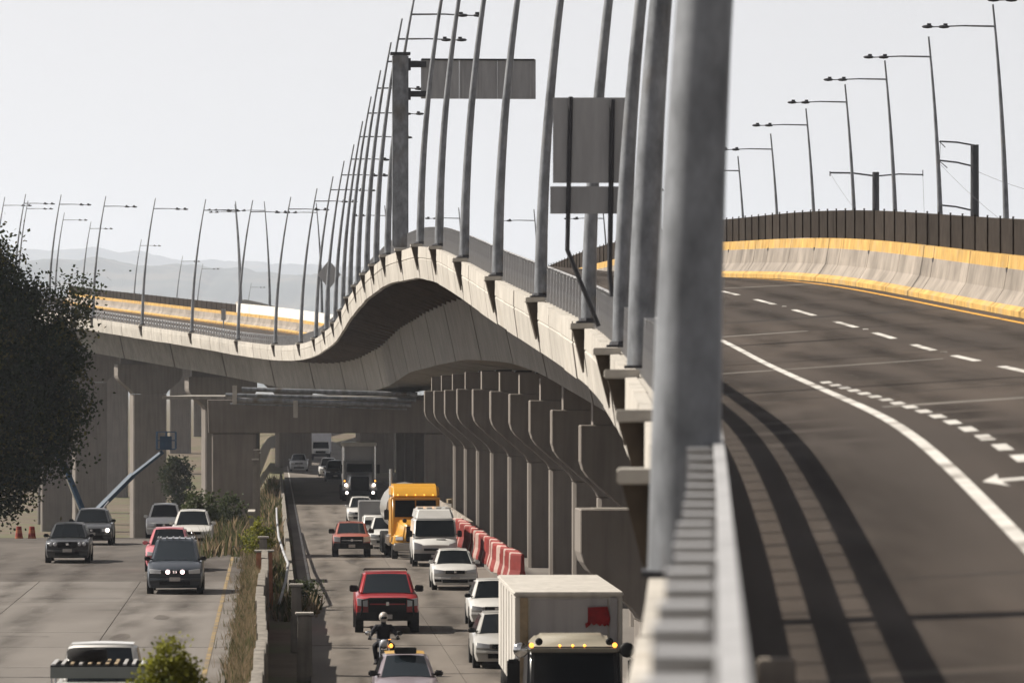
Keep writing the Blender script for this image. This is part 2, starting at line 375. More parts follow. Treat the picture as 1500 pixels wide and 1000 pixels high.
def crack(par, x0, y0, L, ang, zf):
    pts = []; x, y = x0, y0
    for i in range(int(L / .5)):
        pts.append((x, y)); x += math.cos(ang) * .5 + rp.uniform(-.12, .12); y += math.sin(ang) * .5 * 2 + rp.uniform(-.12, .12)
    V = []; Fs = []
    for i, p in enumerate(pts):
        w = .022 * rp.uniform(.5, 1.6); V += [(RX(p[0] - w, p[1] - w * 2), p[1] - w * 2, zf(p[1]) + .0095), (RX(p[0] + w, p[1] + w * 2), p[1] + w * 2, zf(p[1]) + .0095)]
        if i: Fs.append((2 * i - 2, 2 * i - 1, 2 * i + 1, 2 * i))
    link("road_crack", mesh("road_crack", V, Fs, M['tar']), par)
for i in range(9): crack(rroad, rp.uniform(1.5, 4), rp.uniform(125, 300), rp.uniform(2.5, 4.5), rp.choice((0, .05)), lambda y: 0)
for i in range(9): crack(lroad, rp.uniform(-12, -5), rp.uniform(100, 203), rp.uniform(2.5, 5), rp.choice((0, .05)), lambda y: 1.2)
for x0 in (2.3, 3.9, 6.0, 7.7):
    fade_strip("oil_stain", rroad, M['stain_road'], [[(RX(x0 + d, y), y, .012) for d in (-.75, 0, .75)] for y in frange(96, 345, 10)])
for x0 in (-2.6, -4.0, -6.8, -8.4, -10.4):
    fade_strip("oil_stain", lroad, M['stain_road'], [[(RX(x0 + d, y), y, 1.212) for d in (-.75, 0, .75)] for y in frange(80, 203, 10)])
fade_strip("dust_stain", lroad, M['stain_dust'], [[(RX(d, y), y, 1.214) for d in (-1.7, -1.2, -1.06)] for y in frange(80, 203, 10)])
# paved apron under the viaduct, behind a kerb
V = []; 
ap = MB()
for ya, yb in zip(range(60, 420, 10), range(70, 430, 10)):
    ap.hexa([(RX(9.1, ya), ya, -.16), (RX(40, ya), ya, -.16), (RX(40, yb), yb, -.16), (RX(9.1, yb), yb, -.16),
             (RX(9.14, ya), ya, .14), (RX(40, ya), ya, .14), (RX(40, yb), yb, .14), (RX(9.14, yb), yb, .14)])
tag(ap.build("pavement", M['conc_road']), kind="structure")

# ------------------------------------------------------------------ viaduct
PY = [12, 31, 40.5, 50, 69, 87, 106, 125, 144, 163, 182, 201, 217, 234, 250, 266, 286, 307, 326, 346, 363, 381, 398, 418, 440, 462, 484, 506, 528, 550]
via = tag(empty("viaduct", (0, 0, 0)), "long concrete viaduct with a pale edge rolling over a hump and swinging left", "viaduct")
YS = frange(-20, 330, 2.5) + frange(335, 700, 5) + frange(710, 1250, 20)
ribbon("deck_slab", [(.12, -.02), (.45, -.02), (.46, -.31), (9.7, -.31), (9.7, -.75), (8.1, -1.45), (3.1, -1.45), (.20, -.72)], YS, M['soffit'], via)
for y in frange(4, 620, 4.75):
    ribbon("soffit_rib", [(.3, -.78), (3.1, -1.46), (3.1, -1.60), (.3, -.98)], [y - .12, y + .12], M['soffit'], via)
surf = ribbon("carriageway", [(.461, -.30), (9.6, -.30)], YS, M['asphalt'], via, closed=False)
ribbon("kerb_top", [(.0, 0), (.5, 0), (.5, -.305), (.0, -.16)], YS, M['cap'], via)
# box girder in segments
g = -20.0; gl = 22.0
while g < 640:
    ys = frange(g + .3, g + gl - .3, 2.6)
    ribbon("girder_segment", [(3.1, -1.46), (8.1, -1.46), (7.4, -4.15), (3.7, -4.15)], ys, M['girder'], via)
    ribbon("girder_joint", [(3.16, -1.47), (8.04, -1.47), (7.34, -4.11), (3.76, -4.11)], [g + gl - .31, g + gl + .31], M['bracket'], via)
    g += gl
ribbon("girder_segment", [(3.1, -1.46), (8.1, -1.46), (7.4, -4.15), (3.7, -4.15)], frange(g, 1250, 20), M['girder'], via)
# edge fascia panels with a groove, four to a bay, notched either side of each lamp corbel
rr = random.Random(11)
def fascia_panel(ya, yb, cut0, cut1):
    V = []; Fs = []
    off = rr.uniform(-.012, .012); drop = rr.uniform(-.015, .015)
    rows = [(-.012, .02), (-.015, -.40), (.02, -.43), (-.01, -.46), (.09, -1.22), (.24, -1.24), (.16, -.46), (.14, .015)]
    cols = frange(ya, yb, 2.4)
    for ci, y in enumerate(cols):
        for u, dz in rows:
            V.append(dp(y, u + off, dz + (drop if dz < -1 else 0)))
    n = len(rows)
    for i in range(len(cols) - 1):
        for k in range(n):
            a, b = i * n + k, i * n + (k + 1) % n
            Fs.append((a, b, b + n, a + n))
    Fs += [tuple(range(n)), tuple(range(len(V) - 1, len(V) - n - 1, -1))]
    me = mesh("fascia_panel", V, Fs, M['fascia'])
    bm = bmesh.new(); bm.from_mesh(me); bmesh.ops.recalc_face_normals(bm, faces=bm.faces); bm.to_mesh(me); bm.free()
    link("fascia_panel", me, via)
edges = [-6] + PY
for i in range(len(edges) - 1):
    a, b = edges[i], edges[i + 1]
    k = max(2, int(round((b - a) / 4.7)))
    for j in range(k):
        ya, yb = a + (b - a) * j / k, a + (b - a) * (j + 1) / k
        fascia_panel(ya + .055, yb - .055, 0, 0)
ribbon("fascia_panel", [(-.01, .02), (.09, -1.22), (.24, -1.24), (.14, .015)], frange(550.1, 1250, 10), M['fascia'], via)
# corbels that carry the lamp posts
cb = MB()
cb.box(-.29, .18, -.38, .38, .0, .12)
cme = cb.me("corbel", M['cap'], bevel=.015)
bme = MB().prism([(-.25, -.002), (-.005, -.002), (-.005, -.9), (-.02, -.9)], 'y', -.28, .28).me("corbel_bracket", M['bracket'])  # wedge under the ledge, its dark colour standing for recess shade
for y in PY[2:]:
    q = link("corbel", cme, via, dp(y, 0, .0), (0, 0, yaw(y))); link("corbel_bracket", bme, q)
# second carriageway
via2 = tag(empty("viaduct", (0, 0, 0)), "far carriageway of the viaduct, hidden behind the brown screen", "viaduct")
YS2 = frange(60, 700, 6) + frange(710, 1250, 20)
ribbon("deck_slab", [(0, -.3), (12.6, -.3), (12.6, -1.2), (9.0, -1.5), (8.2, -3.9), (3.4, -3.9), (2.6, -1.5), (0, -1.2)], YS2, M['girder'], via2, off=D2, dz0=-.9)
ribbon("carriageway", [(.4, -.295), (12.2, -.295)], YS2, M['asphalt'], via2, closed=False, off=D2, dz0=-.9)
ribbon("parapet", [(12.25, -.29), (12.6, -.29), (12.6, .5), (12.35, .5)], YS2, M['cap'], via2, off=D2, dz0=-.9)

# road markings on the deck
def mark(name, u0, u1, ya, yb, m, dz=-.296, par=surf):
    return ribbon(name, [(u0, dz), (u1, dz)], frange(ya, yb, 2.5), m, par, closed=False)
mark("edge_line", 8.28, 8.40, 20, 620, M['paintY'])
mark("edge_line", 2.54, 2.66, 14, 560, M['paint'])
y = 26.0; k = 0
while y < 200:
    mark("lane_dash", 5.42, 5.56, y, y + 4.6, M['paint']); y += 8.7
    if k % 2 == 0:
        p = dp(y - 2.0, 5.5, -.29); MB().hexa([(-.06, -.05, 0), (.06, -.05, 0), (.06, .05, 0), (-.06, .05, 0), (-.04, -.03, .02), (.04, -.03, .02), (.04, .03, .02), (-.04, .03, .02)]).build("road_stud", M['paint'], surf, loc=p)
    k += 1
y = 36.0
while y < 72:
    mark("dotted_line", 2.74 + (72 - y) * .017, 2.88 + (72 - y) * .017, y, y + 1.0, M['paint'], -.2955); y += 1.75
None and link("gore_line", mesh("gore_line", [dp(y, u, -.2957) for u, y in ((2.675, 66), (2.83, 67), (2.88, 68), (2.80, 73), (2.675, 84))], [(0, 1, 2, 3, 4)], M['paint']), surf)
for ya, w, u0, u1, mm in ((26.5, .10, .5, 8.6, 'tar'), (33.6, .07, 1.2, 8.6, 'tar'), (37.2, .06, .5, 1.7, 'tar'), (58, .5, 2.8, 8.6, 'joint'), (81, .45, .6, 5.2, 'joint'), (104, .5, .6, 4.5, 'joint'), (112, .3, .6, 8.6, 'tar'), (137, .6, .6, 8.6, 'joint'), (64, .12, .5, 8.6, 'tar'), (88, .12, .5, 8.6, 'tar')):
    mark("expansion_joint", u0, u1, ya, ya + w, M[mm], -.2975)
for u0, u1 in ((3.15, 3.75), (4.35, 4.95), (6.0, 6.6), (7.2, 7.8), (.9, 2.2)):
    fade_strip("tyre_stain", surf, M['stain_deck'], [[dp(y, u, -.2985) for u in (u0 - .2, (u0 + u1) / 2, u1 + .2)] for y in frange(12, 215, 3)])
fade_strip("dust_stain", surf, M['stain_dust'], [[dp(y, u, -.2988) for u in (7.7, 8.4, 8.69)] for y in frange(60, 215, 3)])
# lane arrow pointing across
ar = [(2.74, 42.6), (2.92, 41.9), (2.89, 42.45), (3.4, 42.6), (3.4, 42.9), (2.89, 42.8), (2.92, 43.4)]
me = mesh("lane_arrow", [dp(y, u, -.2945) for u, y in ar], [(0, 1, 2), (0, 2, 5), (0, 5, 6), (2, 3, 4, 5)], M['paint']); link("lane_arrow", me, surf)
box = MB().box(-.09, .09, -.1, .1, 0, .33).build("junction_box", M['jersey'], bevel=.012, loc=dp(24, .66, -.30), rot=(0, 0, yaw(24)))
tag(box, "small pale grey box on the deck beside the nearest railing", "box")

# ------------------------------------------------------------------ railing: one thing per bay
def rail_bay(a, b, idx, far):
    o = tag(empty("railing", dp((a + b) / 2, .3, 0)), "grey steel railing bay along the viaduct's left edge, %s from the camera" % ORD[idx], "railing", "railing bays along the viaduct edge")
    def ch(ob): ob.parent = o; ob.matrix_parent_inverse = Matrix.Translation(-o.location); return ob
    ys = frange(a + .01, b - .01, 2.4)
    for z0, z1 in ((.28, .43), (.65, .80)):
        ch(ribbon("rail", [(.38, z0), (.445, z0), (.445, z1), (.38, z1)], ys, M['rail']))
    k = max(2, int(round((b - a) / 1.2)))
    if far:
        mb = MB()
        for j in range(k):
            y = a + (b - a) * (j + .5) / k; p = dp(y, .3, 0)
            mb.box(p.x - .07, p.x + .07, p.y - .02, p.y + .02, p.z, p.z + .8)
        q = mb.build("posts", M['post']); q["kind"] = "stuff"; ch(q)
    else:
        for j in range(k):
            y = a + (b - a) * (j + .5) / k; p = dp(y, .3, 0)
            ch(link("post", POSTME, None, p, (0, rr.uniform(-.015, .015), yaw(y))))
POSTME = MB().hexa([(-.09, -.025, 0), (.08, -.025, 0), (.08, .025, 0), (-.09, .025, 0), (-.07, -.025, .79), (.08, -.025, .79), (.08, .025, .79), (-.07, .025, .79)]).box(-.07, .07, -.15, .15, .79, .80).me("post", M['post'])
bays = [-2] + PY
for i in range(len(bays) - 1):
    if bays[i] in (31,): pass
    rail_bay(bays[i], bays[i + 1], i, bays[i] > 340)
o = tag(empty("railing", dp(800, .3, 0)), "distant grey railing continuing along the far viaduct", "railing", "railing bays along the viaduct edge")
for z0, z1 in ((.28, .43), (.65, .80)):
    q = ribbon("rail", [(.38, z0), (.445, z0), (.445, z1), (.38, z1)], frange(551, 1240, 10), M['rail']); q.parent = o; q.matrix_parent_inverse = Matrix.Translation(-o.location)

# ------------------------------------------------------------------ median barrier and brown screen
bar = tag(empty("median_barrier"), "concrete median barrier with yellow painted top and foot beside the viaduct lanes", "barrier")
def jersey(ya, yb, par):
    sec = [(8.70, -.296), (8.70, -.18), (8.80, -.10), (8.80, -.095), (8.98, .17), (9.055, .60), (9.06, .605), (9.09, .88), (9.33, .88), (9.37, -.296)]
    midx = [1, 1, 1, 0, 0, 0, 1, 1, 0, 0]
    cols = frange(ya, yb, 3); V = []; Fs = []; mi = []; n = len(sec)
    for y in cols:
        for u, dz in sec: V.append(dp(y, u, dz))
    for i in range(len(cols) - 1):
        for k in range(n):
            a, b = i * n + k, i * n + (k + 1) % n
            Fs.append((a, b, b + n, a + n)); mi.append(midx[k])
    Fs += [tuple(range(n)), tuple(range(len(V) - 1, len(V) - n - 1, -1))]; mi += [0, 0]
    me = mesh("barrier_segment", V, Fs, [M['jersey'], M['jerseyY']], False, mi)
    bm = bmesh.new(); bm.from_mesh(me); bmesh.ops.recalc_face_normals(bm, faces=bm.faces); bm.to_mesh(me); bm.free()
    link("barrier_segment", me, par)
y = 60.0
while y < 600: jersey(y + .03, y + 5.97, bar); y += 6
for y in frange(72, 180, 12):
    p = dp(y, 9.06, .57); MB().cbox((0, 0, 0), (.05, .16, .1)).build("reflector", M['dark'], bar, loc=p, rot=(0, 0, yaw(y)))
scr = tag(empty("screen_fence"), "dark brown screen fence with closely spaced posts on top of the median barrier", "fence")
SCP = MB().box(-.018, .012, -.014, .014, 0, .78).box(-.02, .02, -.025, .025, .78, .81).me("screen_post", M['screen'])
y = 60.0
while y < 600:
    wht = 424 < y < 484
    h = .88 if wht else .76
    ribbon("screen_panel", [(9.20, .885), (9.225, .885), (9.225, .88 + h), (9.20, .88 + h)], [y + .02, y + 1.98], M['screenw'] if wht else M['screen'], scr)
    if not wht: link("screen_post", SCP, scr, dp(y, 9.185, .882), (0, 0, yaw(y)))
    if not wht:
        for zz in (1.1, 1.35):
            pass
    y += 2
# ------------------------------------------------------------------ piers
def pier(y, label, zb, zt=None, u0=None, th=1.9, group="hammerhead piers of the viaduct", off=0.0, bear=True, xbase=None):
    uc = 7.0 + off
    gz = dp(y, uc, -4.15).z
    zt = gz - .85 if zt is None else zt
    p = dp(y, uc); base = (p.x if xbase is None else xbase, p.y, zb)
    o = tag(empty("bridge_pier", base, yaw(y)), label, "pier", group)
    h = zt - zb
    L = [(-1.7, h - 3.0), (-1.74, h - 2.86), (-1.9, h - 2.66), (-2.75, h - 1.93), (-3.05, h - 1.66), (-3.22, h - 1.42), (-3.3, h - 1.15), (-3.3, h)]
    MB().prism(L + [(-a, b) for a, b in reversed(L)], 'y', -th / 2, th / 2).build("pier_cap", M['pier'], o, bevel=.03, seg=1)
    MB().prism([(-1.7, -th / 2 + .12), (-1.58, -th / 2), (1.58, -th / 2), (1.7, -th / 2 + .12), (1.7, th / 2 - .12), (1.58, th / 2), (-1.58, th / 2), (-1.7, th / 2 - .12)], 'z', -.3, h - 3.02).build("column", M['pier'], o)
    if bear:
        MB().box(-2.9, 2.9, -.45, .45, h - .01, h + .80).build("bearing_shelf", M['pier'], o)
        for sx in (-1.9, 1.9): MB().box(sx - .35, sx + .35, -.35, .35, h + .8, h + .87).build("bearing", M['dark'], o)
    return o
for i, y in enumerate((162, 176, 189, 203, 216, 229, 243, 256, 269, 283)):
    pier(y, "%s pale-edged hammerhead pier from the camera in the row right of the lower road" % ORD[i], .1, th=1.0)
for i, y in enumerate((481, 512, 542, 573)):
    pier(y, ["hammerhead pier just left of the straddle column behind the white hatchback", "hammerhead pier behind the blue lift's boom left of the dark small tree",
             "hammerhead pier beside the big dark tree's right edge", "hammerhead pier half hidden by the big dark tree"][i], -8.2)
for i, y in enumerate((604, 660, 720, 780, 840, 900, 960)):
    pier(y, "distant hammerhead pier of the far viaduct, %s beyond the big tree" % ORD[i], -8.2 if y < 700 else zleft(y) - .3, group="distant piers of the far viaduct")
for i, y in enumerate((191, 217, 243, 270, 297, 324, 351, 381, 411, 441, 481, 512, 542)):
    pier(y, "pier of the far carriageway in shadow behind the front row, %s from the camera" % ORD[i], .1 if y < 460 else zleft(y) - .3, off=D2 - 1.2, zt=dp(y, D2 + 5.8, -.9 - 3.9).z - .1, bear=False, group="piers of the far carriageway")
# low hammerhead pier close to the truck
q = pier(137, "low hammerhead pier with a sunlit rim right above the white box truck", .1, zt=4.45, th=2.2, xbase=5.05, bear=False)
MB().box(-2.9, 2.9, -.7, .7, 4.34, 4.36).build("bearing_shelf", M['wall'], q)
# straddle bents over the road
def straddle(y, xl, label, zb, zt, w=3.3):
    o = tag(empty("straddle_bent", (xl, y, zb), .03), label, "pier", "straddle bents over the lower road")
    h = zt - zb; xr = RX(10.2, y) - xl
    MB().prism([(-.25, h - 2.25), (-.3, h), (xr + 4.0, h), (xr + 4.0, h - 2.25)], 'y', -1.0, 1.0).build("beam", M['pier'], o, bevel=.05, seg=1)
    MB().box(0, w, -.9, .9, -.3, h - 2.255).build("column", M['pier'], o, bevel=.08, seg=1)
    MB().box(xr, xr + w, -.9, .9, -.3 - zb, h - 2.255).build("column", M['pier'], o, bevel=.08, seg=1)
    return o
s1 = straddle(345, -20.2, "wide straddle bent whose dark beam spans the lower road under the viaduct", -8.2, 7.0, 3.0)
for i, y in enumerate((371, 398, 425)): straddle(y, RX(-4.1, y), "straddle bent in the shade under the viaduct, %s from the camera" % ORD[i + 1], -8.2, 7.0, 3.0)
slab = MB()  # added slab hidden behind the first beam, there to shade the road
for ya, yb in ((346.2, 371.9), (372.1, 398.9), (399.1, 425.9), (426.1, 452)):
    slab.hexa([(RX(-7.5, ya), ya, 7.02), (RX(13, ya), ya, 7.02), (RX(13, yb), yb, 7.02), (RX(-7.5, yb), yb, 7.02), (RX(-7.5, ya), ya, 7.22), (RX(13, ya), ya, 7.22), (RX(13, yb), yb, 7.22), (RX(-7.5, yb), yb, 7.22)])
tag(slab.build("shade_slab", M['girder']), "thin slab added out of sight on the straddle beams to shade the road", "deck")
# pipes slung under the deck, in front of the straddle beam
o = tag(empty("pipe_run", (-18.2, 341, 6.7)), "bundle of pale pipes slung under the viaduct in front of the straddle beam", "pipes")
for dz, dy, r, L0, L1 in ((1.0, 0, .15, .2, 11.9), (.62, .4, .13, -.9, 11.8), (.30, -.2, .16, -.2, 11.5), (.02, .3, .06, -.6, 11.2)):
    MB().tube([(L0, dy, dz), (L1, dy, dz - .35)], r, 10).build("pipe", M['galv'], o, smooth=True)
MB().box(3.65, 3.95, -.5, -.3, -.9, .25).build("hanger", M['cap'], o, bevel=.02)
MB().box(-.4, -.1, -.5, -.2, .0, 1.25).build("hanger", M['cap'], o, bevel=.02)

# ------------------------------------------------------------------ lamp posts
H = 12.0
def shaft_me(r0, name, ln=1.26):
    pts = [(ln * (h / H) ** 1.9, 0, h) for h in frange(0, H, .8)]
    rad = [r0 * (1 - .74 * (h / H) ** .9) for h in frange(0, H, .8)]
    return MB().tube(pts, rad, 14).me(name, M['galv'], smooth=True)
SH = shaft_me(.165, "shaft"); SHN = shaft_me(.228, "shaft"); SHR = shaft_me(.17, "shaft", .62)
ax, ah = 1.26 * (11.0 / H) ** 1.9, 11.0
ARM = MB().tube([(ax, 0, ah), (ax + 1.5, 0, ah + .02), (ax + 3.1, 0, ah - .05)], [.05, .04, .03], 6).me("arm", M['galv'], smooth=True)
def lum(x): return MB().ball((x, 0, ah - .03), (.28, .13, .085), 8).box(x - .16, x + .02, -.06, .06, ah - .02, ah + .12).me("luminaire", M['dark'], smooth=True)
LU1, LU2 = lum(ax + 3.1), lum(ax + 2.35)
BP = MB().box(-.26, .26, -.26, .26, 0, .04).tube([(0, 0, .03), (0, 0, .10)], [.22, .2], 10).me("base_plate", M['dark'])
def lamp_post(loc, rz, label, group, near=False, mirror=False):
    o = tag(empty("lamp_post", loc, rz + (math.pi if mirror else 0)), label, "lamp post", group)
    link("shaft", SHR if mirror else SHN if near else SH, o); sx = (.62 - 1.26) * (11.0 / H) ** 1.9 if mirror else 0
    for nm, me_ in (("arm", ARM), ("luminaire", LU1), ("luminaire", LU2)): link(nm, me_, o, (sx, 0, 0))
    link("base_plate", BP, o)
    return o
PP = [31, 69, 87, 106, 125, 144, 163, 182, 201, 234, 250, 266, 286, 307, 326, 346, 363, 381, 398, 418, 440, 462, 484, 506, 528, 550]
for i, y in enumerate(PP):
    lamp_post(dp(y, .21 if y < 40 else .20 if y == 87 else .24 if y == 69 else .10, .0 if y < 40 else .12), yaw(y), "curved galvanised lamp post on the viaduct's left edge, %s from the camera" % ORD[i], "lamp posts along the left edge", near=y < 80)
for i, (y, x) in enumerate(((600, 0), (644, 48), (702, 77), (740, 143), (827, 207), (927, 270), (985, 325), (1160, 364))):
    lamp_post(dp(y, .3, 0), 0, "tiny distant lamp post on the far viaduct behind the left trees, %s" % ORD[i], "distant lamp posts of the far viaduct")
for i, y in enumerate((213, 232, 253, 270, 288, 308, 328, 348, 370, 395, 420, 446, 472, 498, 525, 552, 580, 640)):
    lamp_post(dp(y, D2 + 12.1, -.45), yaw(y), "slender lamp post leaning left on the far carriageway's edge, %s from the camera" % ORD[i], "lamp posts on the far carriageway", mirror=True)

# ------------------------------------------------------------------ signs
p = dp(217, -.05, .16)
o = tag(empty("cantilever_sign", p, yaw(217)), "large blank back of a flag sign on a thick post at the hump", "road sign")
MB().prism([(-.34, -.28), (.34, -.28), (.34, .28), (-.34, .28)], 'z', 0, 8.15).build("post", M['galv'], o, bevel=.05)
MB().box(-.42, .42, -.36, .36, 8.15, 8.25).build("cap_plate", M['dark'], o)
for z in (7.75, 6.5): 
    MB().box(.3, 1.1, -.14, .14, z - .12, z + .12).box(.34, .44, -.24, .24, z - .25, z + .25).build("bracket", M['dark'], o)
for k in range(3):
    MB().box(.88 + k * 1.63, .88 + (k + 1) * 1.63 - .012, -.03, .03, 6.3, 7.98).build("sign_panel", M['sign'], o)
MB().box(.9, 5.7, -.10, -.035, 7.93, 8.0).build("sign_rail", M['dark'], o)
for k in range(7): MB().box(1.2 + k * .72, 1.25 + k * .72, -.075, -.032, 6.33, 7.92).build("stiffener", M['sign'], o)
# sign with two panels on bent posts
p = dp(99, -.18, 0)
o = tag(empty("road_sign", p, 0), "back of a two-panel road sign on bent dark posts before the thick lamp posts", "road sign")
z = CAMZ - p.z; s = 99 / F
def q(px, py): return ((px - 750) * s - p.x, z + (572 - py) * s)
x0, zt = q(810, 143); x1, zb = q(925, 268); MB().box(x0, x1, -.02, .02, zb, zt).build("sign_panel", M['sign'], o)
x0, zt = q(806, 273); x1, zb = q(922, 313); MB().box(x0, x1, -.02, .02, zb, zt).build("sign_panel", M['sign'], o)
a, b = q(836, 142); c, d = q(831, 366); e, f = q(877, 478)
MB().tube([(a, -.07, b), (c, -.07, d), (e, -.02, f)], .045, 6).build("post", M['dark'], o)
a, b = q(897, 146); c, d = q(893, 400)
MB().tube([(a, -.07, b), (c, -.07, d), (c + .1, -.02, f + .1)], .05, 6).build("post", M['dark'], o)
# diamond sign
p = dp(370, .6, 0); s = 370 / F
o = tag(empty("road_sign", p, 0), "grey back of a diamond shaped warning sign among the far lamp posts", "road sign")
cz = CAMZ + (572 - 402) * s - p.z; cx = (482 - 750) * s - p.x
MB().prism([(cx - .85, cz), (cx, cz - 1.05), (cx + .85, cz), (cx, cz + 1.05)], 'y', -.03, .03).build("sign_panel", M['sign'], o)
MB().tube([(cx, .1, -.3), (cx, .1, cz + .4)], .06, 8).build("post", M['galv'], o)
p = dp(452, 1.0, -.3)
o = tag(empty("road_sign", p, 0), "small narrow marker sign on the viaduct deck below the white screen panel", "road sign")
MB().tube([(0, 0, 0), (0, 0, 2.2)], .06, 8).build("post", M['galv'], o); MB().box(-.2, .2, -.1, -.06, 1.75, 2.75).build("sign_panel", M['sign'], o)

# ------------------------------------------------------------------ power poles beyond the viaduct
def power_pole(px, d, top, w, label, arms):
    s = d / F; zt = CAMZ + (572 - top) * s
    o = tag(empty("power_pole", ((px - 750) * s, d, 0)), label, "power pole", "power poles beyond the viaduct")
    MB().tube([(0, 0, 0), (0, 0, zt)], [w * s * .65, w * s * .5], 12).build("shaft", M['dark'], o, smooth=True)
    for (xa, ya, xb, yb, r) in arms:
        A = ((xa - px) * s, 0, CAMZ + (572 - ya) * s); B = ((xb - px) * s, 0, CAMZ + (572 - yb) * s)
        mid = ((A[0] + B[0]) / 2, 0, (A[2] + B[2]) / 2 + abs(B[0] - A[0]) * .03)
        MB().tube([A, mid, B], r * s, 6).build("cross_arm", M['dark'], o)
    return o
power_pole(1283, 420, 252, 10, "dark power pole with a long straight cross arm beyond the brown screen", [(1216, 253, 1283, 258, 1.4), (1283, 258, 1352, 256, 1.2), (1216, 251, 1216, 258, .8), (1352, 249, 1352, 258, .7)])
power_pole(1428, 330, 212, 12, "thick dark power pole with stubby arms at left, near the right edge", [(1377, 207, 1428, 213, 1.4), (1377, 235, 1428, 244, 1.4), (1374, 300, 1428, 309, 1.4), (1376, 207, 1385, 216, .7), (1376, 236, 1388, 246, .7), (1374, 300, 1374, 320, .9)])
def wire(a, b, sag, label, r=.012):
    pts = []
    for i in range(13):
        t = i / 12; P = Vector(a).lerp(Vector(b), t); P.z -= sag * 4 * t * (1 - t); pts.append(P)
    return tag(MB().tube(pts, r, 4).build("power_line", M['dark']), label, "power line", "power lines beyond the viaduct")
def at(px, py, d): return ((px - 750) * d / F, d, CAMZ + (572 - py) * d / F)
wire(at(1216, 253, 420), at(1252, 306, 380), .1, "thin power line falling from the long cross arm's left end")
wire(at(1352, 256, 420), at(1354, 312, 400), .02, "thin power line falling from the long cross arm's right end")
wire(at(1377, 240, 330), at(1490, 340, 300), .2, "thin power line sloping down right from the thick power pole")
wire(at(1434, 252, 330), at(1560, 290, 320), .2, "thin power line running right from the thick power pole")
wire(at(1378, 208, 330), at(1374, 302, 330), 0, "thin power line dropping between the thick pole's arm tips")
# ------------------------------------------------------------------ vehicles: x right, front towards -y
RYAW = math.atan(RS)
def wheel(par, x, y, r, w, rim='alloy'):
    t = MB()
    n = 20; prof = [(-w / 2, r * .62), (-w / 2, r * .93), (-w * .38, r), (w * .38, r), (w / 2, r * .93), (w / 2, r * .62)]
    V = []; Fs = []
    for i in range(n):
        a = 2 * math.pi * i / n
        for px, pr in prof: V.append((px, pr * math.cos(a), pr * math.sin(a)))
    k = len(prof)
    for i in range(n):
        for j in range(k):
            a, b = i * k + j, i * k + (j + 1) % k; c, d = ((i + 1) % n) * k + (j + 1) % k, ((i + 1) % n) * k + j
            Fs.append((a, b, c, d))
    t.add(V, Fs)
    o = t.build("wheel", M['rubber'], par, smooth=True, loc=(x, y, r))
    MB().tube([(-w * .42, 0, 0), (w * .42, 0, 0)], r * .63, 14).build("rim", M[rim], o)
    return o
class Nose:
    """front face at y0, curved in plan"""
    def __init__(s, y0, w, c): s.y0, s.w, s.c = y0, w, c
    def y(s, x): return s.y0 + s.c * (abs(x) / s.w) ** 2.6
    def patch(s, par, name, m, x0, x1, zb, zt, zb1=None, zt1=None, lift=.02, rake=0.0, z0=0):
        zb1 = zb if zb1 is None else zb1; zt1 = zt if zt1 is None else zt1
        n = 6; V = []; Fs = []
        for i in range(n + 1):
            t = i / n; x = x0 + (x1 - x0) * t; y = s.y(x) - lift
            za, zc = zb + (zb1 - zb) * t, zt + (zt1 - zt) * t
            V += [(x, y + rake * (za - z0), za), (x, y + rake * (zc - z0), zc), (x, y + .12 + rake * (za - z0), za), (x, y + .12 + rake * (zc - z0), zc)]
        for i in range(n):
            a = 4 * i
            Fs += [(a, a + 4, a + 5, a + 1), (a + 1, a + 5, a + 7, a + 3), (a + 2, a + 3, a + 7, a + 6), (a, a + 2, a + 6, a + 4)]
        Fs += [(0, 1, 3, 2), (4 * n, 4 * n + 2, 4 * n + 3, 4 * n + 1)]
        mb = MB(); mb.add(V, Fs)
        return mb.build(name, m, par, bevel=.006, seg=1)
def body_loft(st, w, c, ylen):
    """st: (y, halfwidth factor, zlow, zhigh, shoulder drop)"""
    prof = lambda hw, zl, zh, sh: [(0, zh), (hw * .5, zh - .008), (hw * .78, zh - .03), (hw * .93, zh - sh * .45), (hw * .985, zh - sh), (hw, (zh - sh) * .45 + zl * .55), (hw * .975, zl + .09), (hw * .92, zl), (0, zl)]
    V = []; Fs = []; n = None; y0 = st[0][0]
    for (y, k, zl, zh, sh) in st:
        h = prof(w * k, zl, zh, sh); ring = h + [(-a, b) for a, b in reversed(h[1:-1])]
        n = len(ring); fade = max(0, 1 - (y - y0) / 1.3)
        fr = max(0, 1 - (st[-1][0] - y) / .8)
        for x, z in ring: V.append((x, y + c * fade * (abs(x) / w) ** 2.6 - c * .7 * fr * (abs(x) / w) ** 2.6, z))
    for i in range(len(st) - 1):
        for k in range(n):
            a, b = i * n + k, i * n + (k + 1) % n; Fs.append((a, b, b + n, a + n))
    Fs += [tuple(range(n)), tuple(range(len(V) - 1, len(V) - n - 1, -1))]
    return MB().add(V, Fs)
